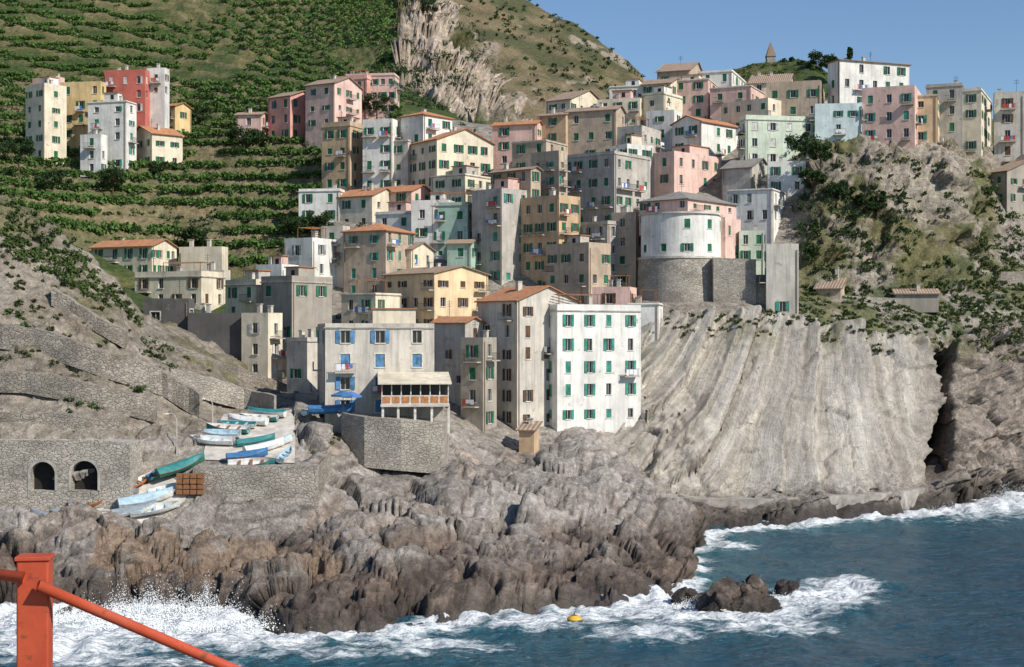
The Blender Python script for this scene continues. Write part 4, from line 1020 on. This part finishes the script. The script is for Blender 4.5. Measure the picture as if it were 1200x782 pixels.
searock(864,712,3.7,2.4,2.0,3); searock(921,698,.95,.8,1.1,8); searock(838,716,1.6,1.2,.9,13); searock(884,710,1.7,1.5,2.2,17); searock(812,705,1.6,1.5,.8,21)
p=S(673,733,HC*F/(733-391)); e=bpy.data.objects.new('mooring_buoy',None); e.location=p+Z*.3; bpy.context.collection.objects.link(e)
simple('buoy_yellow',(.70,.42,.04),.5); 
V=[];Fc=[];mi=[]
for i in range(9):
    th=math.pi*i/8
    for j in range(14): V.append((.72*math.sin(th)*math.cos(2*math.pi*j/14),.72*math.sin(th)*math.sin(2*math.pi*j/14),.62*math.cos(th)))
for i in range(8):
    for j in range(14): Fc.append((i*14+j,i*14+(j+1)%14,(i+1)*14+(j+1)%14,(i+1)*14+j)); mi.append(1 if i in(3,) or (i<1) else 0)
mesh_obj('float_body',V,Fc,['buoy_yellow','iron'],e,mi,smooth=True)
V,Fc=tube([(0,0,.5),(0,0,.85),(.12,0,.95),(.22,0,.82)],[.05,.04,.04,.03],6); mesh_obj('lifting_eye',V,Fc,['iron'],e)
# ---------------------------------------------------------------- viewpoint ledge + red railing
gx=np.linspace(-14,14,70); gy=np.concatenate([np.linspace(-12,4.6,30),np.linspace(4.9,40,50)])
GX,GY=np.meshgrid(gx,gy); 
zt0=23.35-.75*sst(-1,.8,GX); GZ=np.where(GY<4.7,zt0,zt0-(GY-4.6)*.9)
Q=np.stack([GX.ravel(),GY.ravel(),GZ.ravel()],1); Q[:,2]+=np.where(Q[:,1]>5,fbm(Q*.6,4,500)*.5,fbm(Q*2,3,501)*.02)
zq_=np.zeros(len(Q))
grid_mesh('viewpoint_ground',Q,len(gy),len(gx),tm,{'wet':zq_,'veg':zq_,'slab':zq_,'bed':zq_},np.repeat(C3((.3,.27,.23)),len(Q),0))
m,nt,bs=newmat('red_paint'); p_=pos(nt); n_=noise(nt,p_,9,8,.7)
c=mixc(nt,ramp(nt,n_,.3,.7),(.40,.06,.028),(.54,.10,.045)); c=mixc(nt,ramp(nt,noise(nt,p_,30,6,.7),.60,.66,0,.8),c,(.16,.06,.035)); c=mixc(nt,ramp(nt,noise(nt,p_,4,3),.5,.8,0,.4),c,(.50,.20,.14))
nt.links.new(c,bs.inputs['Base Color']); bs.inputs['Roughness'].default_value=.55; bump(nt,bs,n_,.4,.004)
e=bpy.data.objects.new('red_railing',None); e.location=S(36,657,4); bpy.context.collection.objects.link(e); eo=e.location.copy()
def bbox(name,c,s,parent,rotz=0):
    bm=bmesh.new(); bmesh.ops.create_cube(bm,size=1); bmesh.ops.scale(bm,vec=s,verts=bm.verts); bmesh.ops.bevel(bm,geom=bm.edges[:],offset=.006 if min(s)>.02 else .003,segments=3,affect='EDGES',profile=.5)
    me=bpy.data.meshes.new(name); bm.to_mesh(me); bm.free(); me.materials.append(MATS['red_paint']); o=bpy.data.objects.new(name,me); bpy.context.collection.objects.link(o); o.parent=parent; o.location=c; o.rotation_euler[2]=rotz
bbox('post',Vector((0,.035,-.55)),(.088,.07,1.1),e,.12)
bbox('post_cap',Vector((0,.035,.004)),(.098,.08,.012),e,.12)
pa=S(44,686,3.97)-eo; pb=S(275,785,4.25)-eo; pc=pb+(pb-pa)*1.1
V,Fc=tube([pa,pb,pc],[.0155]*3,20); mesh_obj('handrail',V,Fc,['red_paint'],e,smooth=True)
pl=S(28,677,3.99)-eo; pm=S(-260,640,3.9)-eo
V,Fc=tube([pl,pm],[.0155]*2,20); mesh_obj('handrail_upper',V,Fc,['red_paint'],e,smooth=True)
bbox('second_post',pc+Vector((.03,.03,-.5)),(.08,.07,1.1),e,.1)
# ---------------------------------------------------------------- light, sky, camera
el=A(38); az=A(126)
sd=Vector((math.sin(az)*math.cos(el),math.cos(az)*math.cos(el),math.sin(el)))
L=bpy.data.lights.new('sun','SUN'); L.energy=5.0; L.angle=A(.5); L.color=(1,.94,.845)
lo=bpy.data.objects.new('sun',L); lo.rotation_euler=sd.to_track_quat('Z','Y').to_euler(); bpy.context.collection.objects.link(lo)
w=bpy.data.worlds.new('World'); bpy.context.scene.world=w; w.use_nodes=True; nt=w.node_tree
sk=nt.nodes.new('ShaderNodeTexSky'); sk.sky_type='NISHITA'; sk.sun_disc=False; sk.sun_elevation=el; sk.sun_rotation=az; sk.air_density=1.0; sk.dust_density=0; sk.ozone_density=5.0
nt.links.new(sk.outputs[0],nt.nodes['Background'].inputs[0]); nt.nodes['Background'].inputs[1].default_value=.115
cam=bpy.data.cameras.new('camera'); cam.sensor_width=36; cam.lens=F/1200*36; cam.clip_start=.1; cam.clip_end=12000
co=bpy.data.objects.new('camera',cam); co.location=(0,0,HC); co.rotation_euler=(A(90),0,0); bpy.context.collection.objects.link(co)
sc=bpy.context.scene; sc.camera=co; sc.view_settings.view_transform='Standard'; sc.view_settings.look='None'; sc.view_settings.exposure=0
